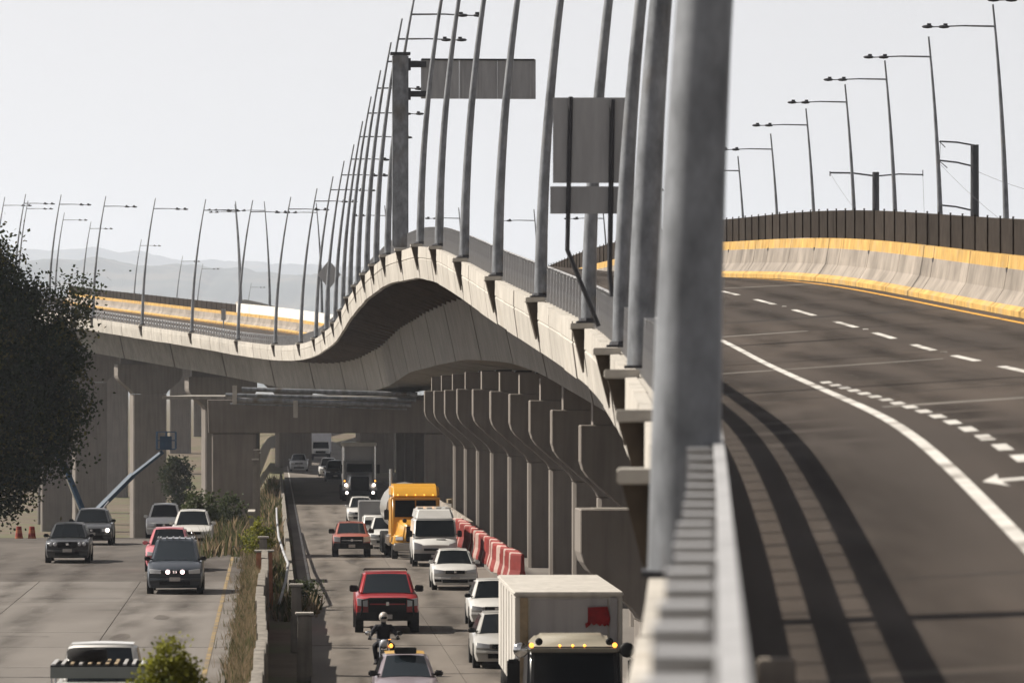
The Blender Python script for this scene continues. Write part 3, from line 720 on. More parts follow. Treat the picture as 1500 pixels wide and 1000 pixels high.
def cabin(par, m, glass, w, yb0, yt0, yt1, yb1, zb, zt, wt, side=True, crown=.035, bw=.9, rm=None):
    B = [(-w * bw, yb0, zb), (w * bw, yb0, zb), (w * bw, yb1, zb), (-w * bw, yb1, zb)]
    T = [(-w * wt, yt0, zt), (w * wt, yt0, zt), (w * wt, yt1, zt), (-w * wt, yt1, zt)]
    mb = MB(); mb.hexa(B + T)
    cab = mb.build("cabin", m, par, bevel=.07, seg=3, smooth=True)
    # crowned roof skin
    V = []; Fs = []; nx, ny = 6, 4
    for j in range(ny + 1):
        for i in range(nx + 1):
            a, b = i / nx * 2 - 1, j / ny * 2 - 1
            V.append((a * w * (wt - .05), yt0 + .08 + (yt1 - yt0 - .16) * j / ny, zt - .012 + crown * (1 - a * a) * (1 - .6 * b * b) + .012))
    for j in range(ny):
        for i in range(nx): q = j * (nx + 1) + i; Fs.append((q, q + 1, q + nx + 2, q + nx + 1))
    link("roof", mesh("roof", V, Fs, rm or m, True), par)
    def quad(P, mx, mt, mbm, nm, lift):
        P = [Vector(p) for p in P]      # bl, br, tr, tl
        def bi(u, v): return (P[0] * (1 - u) + P[1] * u) * (1 - v) + (P[3] * (1 - u) + P[2] * u) * v
        nrm = (P[1] - P[0]).cross(P[3] - P[0]).normalized()
        V = []; Fs = []; k = 6
        for i in range(k + 1):
            u = mx + (1 - 2 * mx) * i / k
            bow = lift + (.03 * (1 - (2 * i / k - 1) ** 2) if nm == 'windscreen' else 0)
            V += [bi(u, mbm) + nrm * bow, bi(u, 1 - mt) + nrm * bow]
        for i in range(k): Fs.append((2 * i, 2 * i + 2, 2 * i + 3, 2 * i + 1))
        link(nm, mesh(nm, V, Fs, glass, True), par)
    quad([B[0], B[1], T[1], T[0]], .075, .09, .03, "windscreen", .006)
    if side:
        quad([B[1], B[2], T[2], T[1]], .06, .12, .06, "side_window", .006)
        quad([B[3], B[0], T[0], T[3]], .06, .12, .06, "side_window", .006)
        quad([B[2], B[3], T[3], T[2]], .09, .12, .1, "rear_window", .006)
    return cab
def mirror(par, x, y, z, m, sx=.2, sz=.14):
    for s in (-1, 1):
        o = MB().hexa([(-sx / 2, -.05, -sz / 2), (sx / 2, -.02, -sz / 2), (sx / 2, .05, -sz / 2), (-sx / 2, .06, -sz / 2), (-sx / 2, -.04, sz / 2), (sx / 2, -.01, sz * .42), (sx / 2, .05, sz * .42), (-sx / 2, .06, sz / 2)]).build("mirror", m, par, smooth=True, bevel=.03, seg=3, loc=(s * (x + sx / 2), y, z))
        MB().box(-.12 if s > 0 else 0, 0 if s > 0 else .12, -.02, .03, -.05, -.01).build("mirror_arm", M['black'], o, loc=(-s * sx * .35, 0, 0))
def car(x, y, z, label, col, L=4.4, w=.86, hood=.94, nose=.72, belt=.95, roof=1.45, cowl=1.25, wsl=.72, roofl=1.5, rear=.7, wt=.66, lights=None, grille=None,
        glass='glass', r=.31, mir=None, plate=True, intake=True, kind="car", name="car", wagon=False, dy=0, extra=None, roofm=None, bump=None, cat=None, group="vehicles on the lower roads", zlow=.2):
    o = tag(empty(name, (x, y, z), RYAW + dy), label, cat or kind, group)
    m = col; y0 = 0.0; c = .26
    st = [(y0, .93, zlow + .06, nose - .03, .08), (y0 + .05, .965, zlow, nose + .01, .09), (y0 + .25, .985, zlow, nose + (hood - nose) * .35, .1), (y0 + cowl * .6, 1, zlow, nose + (hood - nose) * .8, .1),
          (y0 + cowl, 1, zlow, hood, .1), (y0 + cowl + 1.0, 1, zlow, belt, .1), (y0 + L - .9, 1, zlow, belt + .01, .1), (y0 + L - .3, .98, zlow, belt, .1), (y0 + L - .04, .95, zlow + .06, belt - .06, .1), (y0 + L, .9, zlow + .15, belt - .18, .08)]
    body_loft(st, w, c, L).build("body", m, o, smooth=True)
    yb1 = L - .12 if wagon else min(cowl + wsl + roofl + rear, L - .1)
    cabin(o, m, M[glass], w, cowl - .08, cowl + wsl, cowl + wsl + roofl, yb1, belt - .05, roof, wt, rm=roofm)
    N = Nose(y0, w, c)
    zc = nose - .09
    lights = lights or (.50, .90, .12)
    lm = M['lamp']
    for s in (-1, 1):
        lo = N.patch(o, "headlight", lm, s * lights[0] * w, s * lights[1] * w, zc - lights[2] * .5, zc + lights[2] * .42, zc - lights[2] * .45, zc + lights[2] * .75)
    if grille != False:
        gh = grille or .11
        N.patch(o, "grille", M['black'], -.42 * w, .42 * w, zc - gh * .6, zc + gh * .45)
        N.patch(o, "badge", M['chrome'], -.05, .05, zc - .045, zc + .04, lift=.03)
    if intake:
        N.patch(o, "air_intake", M['black'], -.55 * w, .55 * w, zlow + .09, zlow + .22)
        N.patch(o, "bumper", bump or m, -.93 * w, .93 * w, zlow + .23, zlow + .30, lift=.045)
    if plate: N.patch(o, "number_plate", M['plate'], -.17, .17, zlow + .22, zlow + .34, lift=.06)
    mirror(o, w * .89, cowl + .15, belt + .05, mir or m)
    for s in (-1, 1):
        wheel(o, s * (w - .10), .78, r, .20); wheel(o, s * (w - .10), L - .85, r, .20)
        for yy in (.78, L - .85): MB().tube([(s * (w - .2), 0, 0), (s * (w + .004), 0, 0)], r * 1.14, 16).build("wheel_arch", M['black'], o, loc=(0, yy, r + .02))
    for s in (-1, 1): MB().box(s * w * .35 - .18, s * w * .35 + .18, cowl - .02, cowl + .03, hood - .02, hood + .012).build("wiper", M['black'], o)
    if extra: extra(o, N, zc)
    return o
LZ = 1.2
white, silver, darkc, navy = paint("white", (.55, .54, .52)), paint("silver", (.38, .37, .35), .3), paint("charcoal", (.035, .036, .038), .3), paint("navy", (.022, .028, .038), .3)
red, oldred, pink, gold = paint("red", (.30, .022, .026), .3), paint("faded_red", (.30, .085, .06), .5, 1), paint("rose", (.45, .14, .16), .35), paint("truck_yellow", (.58, .29, .035), .35)
taxiy = paint("taxi_roof", (.60, .34, .04), .4)
def lampball(o, x, y, z, r, m, name="headlight"): return MB().ball((0, 0, 0), (r, .04, r), 12).build(name, m, o, smooth=True, loc=(x, y, z))
def quad_lamps(o, N, zc):
    for x in (-.62, -.45, .45, .62): lampball(o, x, N.y(x) - .02, zc, .075, M['lamp'])
def fog_lit(o, N, zc):
    for x in (-.22, .24): lampball(o, x, N.y(x) - .05, zc - .0, .065, M['litpink'], "fog_lamp")
    for k in range(6): MB().box(-.5 + k * .2 - .02, -.5 + k * .2 + .02, 2.0, 3.2, 1.70, 1.735).build("roof_bar", M['alloy'], o)
    for s in (-.58, .58): MB().tube([(s, 1.9, 1.71), (s, 3.4, 1.71)], .025, 6).build("roof_rail", M['alloy'], o)
def one_lit(o, N, zc): lampball(o, .66, N.y(.66) - .03, zc, .085, M['lit'])
# left road
car(-10.6, 161, LZ, "dark grey minivan with two lit fog lamps and roof bars leading on the left road", navy, L=4.6, w=.88, hood=1.05, nose=.80, belt=1.05, roof=1.68, cowl=1.05, wsl=.95, roofl=2.0, rear=.45, wt=.70, wagon=True, extra=fog_lit, mir=M['black'], glass='glassb', kind="minivan", name="minivan")
car(-12.15, 181, LZ, "rose red car half hidden behind the dark minivan", pink, L=4.2, w=.83, roof=1.50, extra=None)
car(-16.5, 190, LZ, "black boxy sedan with four round lamps on the left road", darkc, L=4.2, w=.83, hood=.93, nose=.80, roof=1.44, cowl=1.25, wsl=.65, lights=(.7, .72, .01), grille=.2, extra=quad_lamps, mir=M['black'], name="sedan", kind="sedan")
car(-17.5, 213, LZ - .03, "black sedan with one lit headlight following the boxy black sedan", darkc, L=4.6, w=.87, roof=1.47, extra=one_lit, mir=M['black'], name="sedan", kind="sedan", grille=.16)
car(-13.0, 208, LZ, "silver white sedan behind the dark minivan, nearest the median weeds", paint("pearl", (.52, .50, .47)), L=4.5, w=.86, roof=1.5, name="sedan", kind="sedan")
car(-15.9, 234, .84, "white hatchback coming over the crest behind the silver white sedan", white, L=4.0, w=.85, hood=1.0, roof=1.55, cowl=1.0, wagon=True, name="hatchback", kind="hatchback")
# pickup with a slatted rack, seen from behind
o = tag(empty("pickup_truck", (-7.5, 92.8, LZ), RYAW), "white pickup with slatted bed rack carrying a tyre at the bottom left", "pickup", "vehicles on the lower roads")
MB().box(-.86, .86, 0, 5.0, .45, 1.02).build("body", white, o, bevel=.06, seg=3, smooth=True)
MB().box(-.80, .80, -.03, .03, .55, 1.0).build("tailgate", paint("grey_green", (.17, .19, .18)), o, bevel=.02)
cabin(o, white, M['glassb'], .84, 1.95, 2.25, 3.3, 4.0, 1.0, 1.70, .74)
for s in (-1, 1):
    wheel(o, s * .74, .95, .34, .22); wheel(o, s * .74, 4.1, .34, .22)
    MB().tube([(s * .84, .05, 1.02), (s * .84, .05, 1.42), (s * .84, 1.75, 1.42), (s * .84, 1.75, 1.02)], .025, 6).build("rack_rail", M['alloy'], o)
for k in range(11):
    xx = -.8 + k * .16; MB().box(xx - .03, xx + .03, .08, 1.78, 1.43, 1.455).build("rack_slat", paint("rack_white", (.62, .6, .58)) if k in (0, 1, 3, 8, 9, 10) else M['wood'], o)
for yy in (.06, .6, 1.2, 1.78): MB().box(-.86, .86, yy - .025, yy + .025, 1.39, 1.425).build("rack_beam", M['black'], o)
MB().box(-.86, .86, -.02, .02, 1.2, 1.40).build("rack_board", M["paint_grey_green"], o)
t = tag(empty("tyre", (-7.78, 93.85, LZ + 1.46), .3), "spare tyre lying flat on the pickup's slatted rack", "tyre")
n = 24; V = []; Fs = []
for i in range(n):
    a = 2 * math.pi * i / n
    for rr_, zz in ((.20, 0), (.33, 0), (.37, .05), (.37, .17), (.33, .22), (.20, .22)): V.append((rr_ * math.cos(a), rr_ * math.sin(a), zz))
for i in range(n):
    for j in range(6): Fs.append((i * 6 + j, ((i + 1) % n) * 6 + j, ((i + 1) % n) * 6 + (j + 1) % 6, i * 6 + (j + 1) % 6))
MB().add(V, Fs).build("tread", M['rubber'], t, smooth=True)
# right road cars
def taxi_x(o, N, zc): MB().box(-.26, .26, 1.75, 1.9, 1.43, 1.58).build("roof_sign", M['black'], o, bevel=.02)
car(-2.42, 118.5, 0, "taxi with a yellow roof and dark roof sign at the bottom edge", paint("taxi_body", (.20, .17, .19)), L=4.2, w=.76, roof=1.42, roofm=taxiy, extra=taxi_x, mir=M['black'], glass='glassb', name="taxi", kind="taxi")
car(-.17, 140, 0, "silver beige sedan half hidden by the white box truck", silver, L=4.4, w=.87, roof=1.45, name="sedan", kind="sedan", mir=M['black'])
car(-.5, 164, 0, "white sedan following the silver beige sedan in the right lane", white, L=4.4, w=.86, roof=1.48, name="sedan", kind="sedan", mir=M['black'], grille=.14)
def chev(o, N, zc):
    N.patch(o, "lower_grille", M['black'], -.42, .42, .30, .46, lift=.03)
    for s in (-1, 1): N.patch(o, "fog_recess", M['black'], s * .52, s * .78, .33, .45, lift=.028)
car(-2.16, 195, 0, "white sedan with two-part black grille beside the red plastic barriers", white, L=4.4, w=.87, hood=1.0, nose=.80, belt=1.0, roof=1.5, lights=(.5, .93, .14), grille=.12, extra=chev, name="sedan", kind="sedan")
car(-6.05, 246, 0, "small white car squeezed behind the faded red pickup", white, L=4.0, w=.82, roof=1.5)
car(-8.6, 292, 0, "white car behind the faded red pickup, mostly hidden", white, L=4.2, w=.8, roof=1.5)
car(-20.1, 483, 0, "distant pale car alone in the left lane under the viaduct", paint("pale_grey", (.45, .45, .46)), L=4.4, w=.87, roof=1.6, hood=1.05, nose=.85, belt=1.05)
car(-14.75, 428, 0, "distant dark sport utility vehicle beside the grey dump truck", navy, L=4.6, w=.9, hood=1.1, nose=.9, belt=1.1, roof=1.75, wagon=True, name="sport_utility", kind="car", r=.36)
car(-16.3, 455, 0, "distant white car right behind the dark sport utility vehicle", white, L=4.6, w=.88, roof=1.6)
# pickups
def pickup(x, y, m, label, L, w, hood, nose, roof, belt, r, grille, chrome, name="pickup_truck", bull=False):
    o = tag(empty(name, (x, y, 0), RYAW), label, "pickup", "vehicles on the lower roads")
    c = .2; zl = .48
    st = [(0, .95, zl, nose - .03, .08), (.05, .97, zl - .04, nose + .01, .09), (.3, .99, zl - .05, nose + (hood - nose) * .5, .1), (1.2, 1, zl - .05, hood, .1), (2.2, 1, zl - .05, belt, .1), (L - .3, 1, zl - .05, belt, .08), (L, .97, zl, belt - .03, .06)]
    body_loft(st, w, c, L).build("body", m, o, smooth=True)
    cabin(o, m, M['glassb'], w, 1.2, 1.85, 3.2, 3.5, belt - .05, roof, .72)
    N = Nose(0, w, c)
    for s in (-1, 1): N.patch(o, "headlight", M['lamp'], s * .62 * w, s * .95 * w, nose - .28, nose - .05, nose - .25, nose - .02)
    N.patch(o, "grille", M['black'], -.60 * w, .60 * w, nose - .50, nose - .02)
    N.patch(o, "grille_bar", M['chrome'] if chrome else m, -.55 * w, .55 * w, nose - .22, nose - .18, lift=.03)
    N.patch(o, "grille_emblem", M['chrome'], -.05, .05, nose - .25, nose - .13, lift=.04)
    N.patch(o, "bumper", M['black'], -.97 * w, .97 * w, zl - .08, zl + .18, lift=.07)
    N.patch(o, "number_plate", M['plate'], -.15, .15, zl - .02, zl + .12, lift=.09)
    mirror(o, w * .90, 1.5, belt + .12, M['black'], .27, .22)
    for s in (-1, 1):
        for yy in (.95, L - 1.1):
            wheel(o, s * (w - .13), yy, r, .26)
            MB().tube([(s * (w - .25), 0, 0), (s * (w + .004), 0, 0)], r * 1.12, 16).build("wheel_arch", M['black'], o, loc=(0, yy, r + .03))
    if bull:
        MB().tube([(-.85, -.05, .55), (-.8, -.16, .75), (-.8, -.16, 1.05), (-.55, -.16, 1.1), (.55, -.16, 1.1), (.8, -.16, 1.05), (.8, -.16, .75), (.85, -.05, .55)], .035, 6).build("bull_bar", M['black'], o)
        MB().tube([(-.7, 3.3, 1.86), (-.66, 3.3, roof + .06), (.66, 3.3, roof + .06), (.7, 3.3, 1.86)], .03, 6).build("roll_bar", M['black'], o)
    return o
pickup(-3.9, 160.5, red, "bright red full-size pickup with black front behind the motorcyclist", 5.6, 1.0, 1.22, 1.12, 1.85, 1.24, .40, 1, False, bull=True)
pickup(-7.3, 233.5, oldred, "faded red older pickup beside the yellow truck", 4.8, .86, 1.08, .98, 1.56, 1.05, .36, 1, True)
# white van
def van(x, y):
    o = tag(empty("van", (x, y, 0), RYAW), "white high-roof van in front of the yellow truck", "van", "vehicles on the lower roads")
    w = .98; c = .22
    st = [(0, .94, .32, .95, .1), (.05, .97, .26, .99, .1), (.35, .99, .24, 1.15, .12), (.8, 1, .24, 1.28, .1), (5.2, 1, .24, 1.28, .1), (5.3, .98, .3, 1.2, .1)]
    body_loft(st, w, c, 5.3).build("body", white, o, smooth=True)
    MB().hexa([(-w * .985, .62, 1.2), (w * .985, .62, 1.2), (w * .985, 5.28, 1.2), (-w * .985, 5.28, 1.2), (-w * .90, 1.22, 2.02), (w * .90, 1.22, 2.02), (w * .93, 5.24, 2.02), (-w * .93, 5.24, 2.02)]).build("cabin", white, o, bevel=.07, seg=3, smooth=True)
    MB().hexa([(-w * .885, 1.24, 2.0), (w * .885, 1.24, 2.0), (w * .92, 5.22, 2.0), (-w * .92, 5.22, 2.0), (-w * .76, 1.72, 2.46), (w * .76, 1.72, 2.46), (w * .80, 5.15, 2.50), (-w * .80, 5.15, 2.50)]).build("high_roof", white, o, bevel=.09, seg=3, smooth=True)
    V = [(-.86, .62, 1.30), (.86, .62, 1.30), (.80, 1.16, 2.0), (-.80, 1.16, 2.0)]
    MB().add(V + [(a, b + .03, cc) for a, b, cc in V], [(0, 1, 2, 3), (0, 3, 7, 4), (1, 5, 6, 2), (3, 2, 6, 7), (0, 4, 5, 1)]).build("windscreen", M['glass'], o, bevel=.02)
    N = Nose(0, w, c)
    for s in (-1, 1): N.patch(o, "headlight", M['lamp'], s * .58, s * .92, .72, .98, .76, 1.08)
    N.patch(o, "grille", M['black'], -.5, .5, .70, .80); N.patch(o, "bumper", M['black'], -.93, .93, .26, .58, lift=.04); N.patch(o, "number_plate", M['plate'], -.18, .18, .42, .54, lift=.06)
    MB().box(.05, .45, .37, .43, 1.15, 1.19).build("bonnet_vent", M['black'], o)
    for k in (-.6, -.2, .2, .6): MB().box(k - .12, k + .12, 1.9, 2.0, 2.44, 2.53).build("roof_bracket", white, o)
    mirror(o, .97, .85, 1.42, M['black'], .2, .3)
    for s in (-1, 1):
        for yy in (.95, 4.2):
            wheel(o, s * .86, yy, .34, .22)
            MB().tube([(s * .75, 0, 0), (s * .984, 0, 0)], .4, 16).build("wheel_arch", M['black'], o, loc=(0, yy, .36))
van(-3.3, 221)
# yellow conventional tractor with tank
o = tag(empty("tractor_truck", (-4.25, 231, 0), RYAW + .02), "yellow long-nose tractor truck with sleeper behind the white van", "truck", "vehicles on the lower roads")
MB().hexa([(-.72, 0.1, .75), (.72, .1, .75), (1.0, 1.9, .75), (-1.0, 1.9, .75), (-.55, .18, 1.55), (.55, .18, 1.55), (.85, 1.9, 1.75), (-.85, 1.9, 1.75)]).build("hood", gold, o, bevel=.1, seg=3, smooth=True)
for s in (-1, 1):
    MB().hexa([(s * .62, .1, .62), (s * 1.16, .3, .62), (s * 1.16, 1.5, .62), (s * .62, 1.5, .62), (s * .62, .25, 1.12), (s * 1.08, .45, 1.08), (s * 1.08, 1.4, 1.08), (s * .62, 1.4, 1.2)]).build("fender", gold, o, bevel=.07, seg=3, smooth=True)
    MB().hexa([(s * .66, .04, .86), (s * 1.0, .16, .86), (s * 1.0, .4, .86), (s * .66, .4, .86), (s * .66, .1, 1.02), (s * .98, .22, 1.02), (s * .98, .4, 1.02), (s * .66, .4, 1.02)]).build("headlight", M['lamp'], o, bevel=.02)
    wheel(o, s * 1.0, .95, .5, .28); wheel(o, s * 1.05, 5.2, .5, .4); wheel(o, s * 1.05, 6.4, .5, .4)
    MB().tube([(s * 1.24, 2.0, 1.7), (s * 1.34, 1.85, 2.25)], .02, 6).build("mirror_arm", M['black'], o)
    MB().box(s * 1.22 if s > 0 else -1.44, 1.44 if s > 0 else s * 1.22, 1.84, 1.9, 1.75, 2.2).build("mirror", M['black'], o, bevel=.02)
MB().box(-.52, .52, .03, .12, .8, 1.5).build("grille", M['black'], o, bevel=.03)
for k in range(6): MB().box(-.48, .48, .015, .03, .85 + k * .11, .89 + k * .11).build("grille_bar", M['dark'], o)
MB().box(-1.12, 1.12, -.08, .2, .38, .74).build("bumper", paint("bumper_grey", (.33, .31, .28), .5), o, bevel=.07, seg=3, smooth=True)
MB().hexa([(-1.12, 1.8, .9), (1.12, 1.8, .9), (1.14, 4.4, .9), (-1.14, 4.4, .9), (-1.1, 2.2, 2.75), (1.1, 2.2, 2.75), (1.14, 4.4, 2.75), (-1.14, 4.4, 2.75)]).build("cab", gold, o, bevel=.08, seg=3, smooth=True)
MB().hexa([(-1.1, 2.15, 2.73), (1.1, 2.15, 2.73), (1.14, 4.4, 2.73), (-1.14, 4.4, 2.73), (-1.08, 2.75, 3.28), (1.08, 2.75, 3.28), (1.12, 4.4, 3.35), (-1.12, 4.4, 3.35)]).build("roof_fairing", gold, o, bevel=.12, seg=3, smooth=True)
for a, b in ((-.95, -.03), (.03, .95)):
    V = [(a, 1.96, 1.86), (b, 1.96, 1.86), (b * .97, 2.13, 2.62), (a * .97, 2.13, 2.62)]
    MB().add(V + [(p_, q_ + .05, r_) for p_, q_, r_ in V], [(0, 1, 2, 3), (0, 3, 7, 4), (1, 5, 6, 2), (3, 2, 6, 7), (0, 4, 5, 1)]).build("windscreen", M['glass'], o)
MB().box(-1.12, 1.12, 1.98, 2.15, 2.66, 2.74).build("visor", gold, o, bevel=.02)
for xx in (-.8, -.4, 0, .4, .8): lampball(o, xx, 2.2, 2.86, .03, M['amber'], "marker_lamp")
MB().tube([(-1.02, 4.6, .9), (-1.02, 4.6, 4.0)], .08, 8).build("exhaust_stack", M['chrome'], o)
lampball(o, -.55, .95, 1.72, .1, M['black'], "horn")
MB().tube([(-.05, 4.9, 2.1), (-.05, 12, 2.1)], 1.18, 20).build("tank", silver, o, smooth=True)
MB().box(-1.3, -1.05, 2.3, 4.2, .55, 1.05).build("fuel_tank", M['chrome'], o, bevel=.08)
MB().box(-.5, .5, 1.5, 11, .55, .85).build("chassis", M['black'], o)
for s in (-1, 1):
    for yy in (9.8, 11.1): wheel(o, s * 1.05, yy, .5, .4)
# grey dump truck
o = tag(empty("dump_truck", (-10.45, 352, 0), RYAW), "grey long-nose dump truck with lit lamps under the viaduct", "truck", "vehicles on the lower roads")
gry = paint("dump_grey", (.26, .26, .27), .4)
MB().hexa([(-.8, .1, .8), (.8, .1, .8), (1.0, 2.0, .8), (-1.0, 2.0, .8), (-.6, .2, 1.75), (.6, .2, 1.75), (.8, 2.0, 1.95), (-.8, 2.0, 1.95)]).build("hood", gry, o, bevel=.08, seg=3, smooth=True)
MB().box(-.62, .62, -.02, .18, .75, 1.7).build("grille", M['black'], o, bevel=.04)
MB().box(-1.2, 1.2, -.12, .15, .4, .74).build("bumper", M['dark'], o, bevel=.05)
for s in (-1, 1):
    MB().hexa([(s * .7, .1, .7), (s * 1.22, .3, .7), (s * 1.22, 1.6, .7), (s * .7, 1.6, .7), (s * .7, .25, 1.25), (s * 1.15, .5, 1.2), (s * 1.15, 1.5, 1.2), (s * .7, 1.5, 1.3)]).build("fender", gry, o, bevel=.06, seg=3, smooth=True)
    lampball(o, s * .95, .16, 1.12, .11, M['lit']); lampball(o, s * .9, -.14, .6, .1, M['lit'])
    lampball(o, s * 1.05, .3, 1.4, .06, M['amber'], "marker_lamp")
    wheel(o, s * 1.05, 1.0, .52, .3); wheel(o, s * 1.05, 6.0, .52, .5); wheel(o, s * 1.05, 7.3, .52, .5)
    MB().box(s * 1.18 if s > 0 else -1.40, 1.40 if s > 0 else s * 1.18, 1.95, 2.02, 1.9, 2.5).build("mirror", M['black'], o)
    MB().tube([(s * 1.08, 3.9, .9), (s * 1.08, 3.9, 3.9)], .08, 8).build("exhaust_stack", M['chrome'], o)
MB().hexa([(-1.08, 1.9, .9), (1.08, 1.9, .9), (1.08, 3.7, .9), (-1.08, 3.7, .9), (-.98, 2.15, 2.75), (.98, 2.15, 2.75), (1.0, 3.7, 2.75), (-1.0, 3.7, 2.75)]).build("cab", gry, o, bevel=.08, seg=3, smooth=True)
V = [(-.9, 1.97, 1.98), (.9, 1.97, 1.98), (.86, 2.08, 2.55), (-.86, 2.08, 2.55)]
MB().add(V + [(a, b + .04, c) for a, b, c in V], [(0, 1, 2, 3), (0, 3, 7, 4), (1, 5, 6, 2), (3, 2, 6, 7), (0, 4, 5, 1)]).build("windscreen", M['glass'], o)
MB().hexa([(-1.15, 4.1, 1.3), (1.15, 4.1, 1.3), (1.15, 9.0, 1.3), (-1.15, 9.0, 1.3), (-1.15, 4.0, 3.75), (1.15, 4.0, 3.75), (1.15, 9.2, 3.6), (-1.15, 9.2, 3.6)]).build("dump_body", paint("dump_box", (.5, .5, .51), .5), o, bevel=.05)
MB().box(-1.2, 1.2, 2.1, 9.0, 3.76, 4.02).build("cab_guard", paint("guard_white", (.75, .73, .68), .5), o, bevel=.04)
MB().box(-.45, .45, 1.5, 9, .6, .9).build("chassis", M['black'], o)
# box truck behind (far) and grey box lorry
def box_lorry(x, y, label, body, cabm, bw, bh, zb, Lb, cabh=2.1):
    o = tag(empty("box_truck", (x, y, 0), RYAW), label, "truck", "vehicles on the lower roads")
    w = bw / 2
    MB().hexa([(-w * .86, 0, .55), (w * .86, 0, .55), (w * .9, 1.9, .55), (-w * .9, 1.9, .55), (-w * .78, .55, cabh), (w * .78, .55, cabh), (w * .85, 1.9, cabh), (-w * .85, 1.9, cabh)]).build("cab", cabm, o, bevel=.08, seg=3, smooth=True)
    za, zc = .55 + (cabh - .55) * .48, cabh - .12; ya, yc = .55 * .48 - .02, .55 * .92 - .02
    V = [(-w * .76, ya, za), (w * .76, ya, za), (w * .72, yc, zc), (-w * .72, yc, zc)]
    MB().add(V + [(a, b + .04, c) for a, b, c in V], [(0, 1, 2, 3), (0, 3, 7, 4), (1, 5, 6, 2), (3, 2, 6, 7), (0, 4, 5, 1)]).build("windscreen", M['glass'], o)
    MB().box(-w * .88, w * .88, -.08, .1, .42, .72).build("bumper", M['dark'], o, bevel=.03)
    MB().box(-w * .5, w * .5, -.02, .06, .78, 1.02).build("grille", M['black'], o)
    for s in (-1, 1):
        MB().box(s * w * .55 - .12, s * w * .55 + .2 * s * .5 + .12, -.03, .06, .8, 1.0).build("headlight", M['lamp'], o)
        wheel(o, s * (w * .8), .9, .42, .26); wheel(o, s * (w * .8), 1.9 + Lb * .75, .42, .4)
    MB().box(-w, w, 2.05, 2.05 + Lb, zb, bh).build("box_body", body, o, bevel=.03)
    MB().box(-.4, .4, .5, 2 + Lb, .5, zb).build("chassis", M['black'], o)
    return o
box_lorry(-20.9, 560, "distant white box truck at the far end under the viaduct", paint("box_far", (.62, .62, .66), .5), white, 2.3, 3.6, .9, 6)
box_lorry(-6.55, 252.5, "low grey box lorry partly hidden behind the yellow truck", paint("box_grey", (.20, .20, .205), .6), white, 1.9, 2.1, .6, 4, 1.45)
# the big white box truck
o = tag(empty("box_truck", (1.32, 112.6, 0), RYAW - .01), "large white box truck with black cab and red graffiti at the bottom centre", "truck", "vehicles on the lower roads")
bx = mat("truck_box_white", (.46, .435, .40), .6, .12, .8, streak=.25, bump=.02)
fr = mat("truck_box_front", (.30, .285, .29), .6, .12, 1.2, streak=.2)
MB().box(-1.2, 1.2, 1.5, 12.2, .95, 3.02).build("box_body", bx, o, bevel=.02)
MB().box(-1.23, 1.23, 1.46, 12.24, 3.02, 3.12).build("box_roof", bx, o, bevel=.03)
MB().box(-.86, .86, 1.47, 1.50, 1.3, 2.96).build("front_panel", fr, o)
for s in (-1, 1):
    MB().box(s * 1.0 - .09, s * 1.0 + .09, 1.44, 1.50, .95, 3.0).build("corner_post", M['wood'] if s < 0 else fr, o, bevel=.015)
for k in range(1, 6):
    MB().box(-1.215, -1.2, 1.5 + k * 1.75, 1.56 + k * 1.75, 1.0, 3.0).build("side_rib", bx, o)
# graffiti: brushed red patch with drips
gv = [(.42, 2.78), (.86, 2.80), (.92, 2.55), (.89, 2.36), (.84, 2.40), (.80, 2.35), (.74, 2.41), (.69, 2.36), (.62, 2.42), (.55, 2.38), (.50, 2.43), (.44, 2.36), (.38, 2.32), (.36, 2.42), (.42, 2.46)]
MB().prism(gv, 'y', 1.425, 1.436).build("graffiti", mat("graffiti_red", (.20, .012, .014), .8, .4, 6), o)
cabk = paint("cab_dark", (.012, .012, .014), .35)
MB().hexa([(-1.05, -1.1, .5), (1.05, -1.1, .5), (1.08, 1.1, .5), (-1.08, 1.1, .5), (-1.0, -.75, 2.0), (1.0, -.75, 2.0), (1.0, 1.1, 2.05), (-1.0, 1.1, 2.05)]).build("cab", cabk, o, bevel=.08, seg=3, smooth=True)
MB().hexa([(-.98, -.72, 1.98), (.98, -.72, 1.98), (.98, 1.05, 2.0), (-.98, 1.05, 2.0), (-.72, -.25, 2.22), (.72, -.25, 2.22), (.75, .95, 2.25), (-.75, .95, 2.25)]).build("cab_roof", paint("cab_cream", (.34, .31, .25), .3), o, bevel=.08, seg=3, smooth=True)
V = [(-.88, -.985, 1.15), (.88, -.985, 1.15), (.86, -.80, 1.86), (-.86, -.80, 1.86)]
MB().add(V + [(a, b + .04, c) for a, b, c in V], [(0, 1, 2, 3), (0, 3, 7, 4), (1, 5, 6, 2), (3, 2, 6, 7), (0, 4, 5, 1)]).build("windscreen", M['glass'], o)
MB().box(-.98, .98, -.95, -.70, 1.90, 1.99).build("sun_visor", paint("visor_olive", (.16, .145, .11), .4), o, bevel=.03)
for xx in (-.30, -.02, .24): lampball(o, xx, -.72, 2.04, .03, M['amber'], "marker_lamp")
for xx in (-.92, .90): lampball(o, xx, -.74, 2.05, .055, M['amber'], "marker_lamp")
for xx in (-.76, .78): lampball(o, xx, -.76, 2.13, .085, M['black'], "horn")
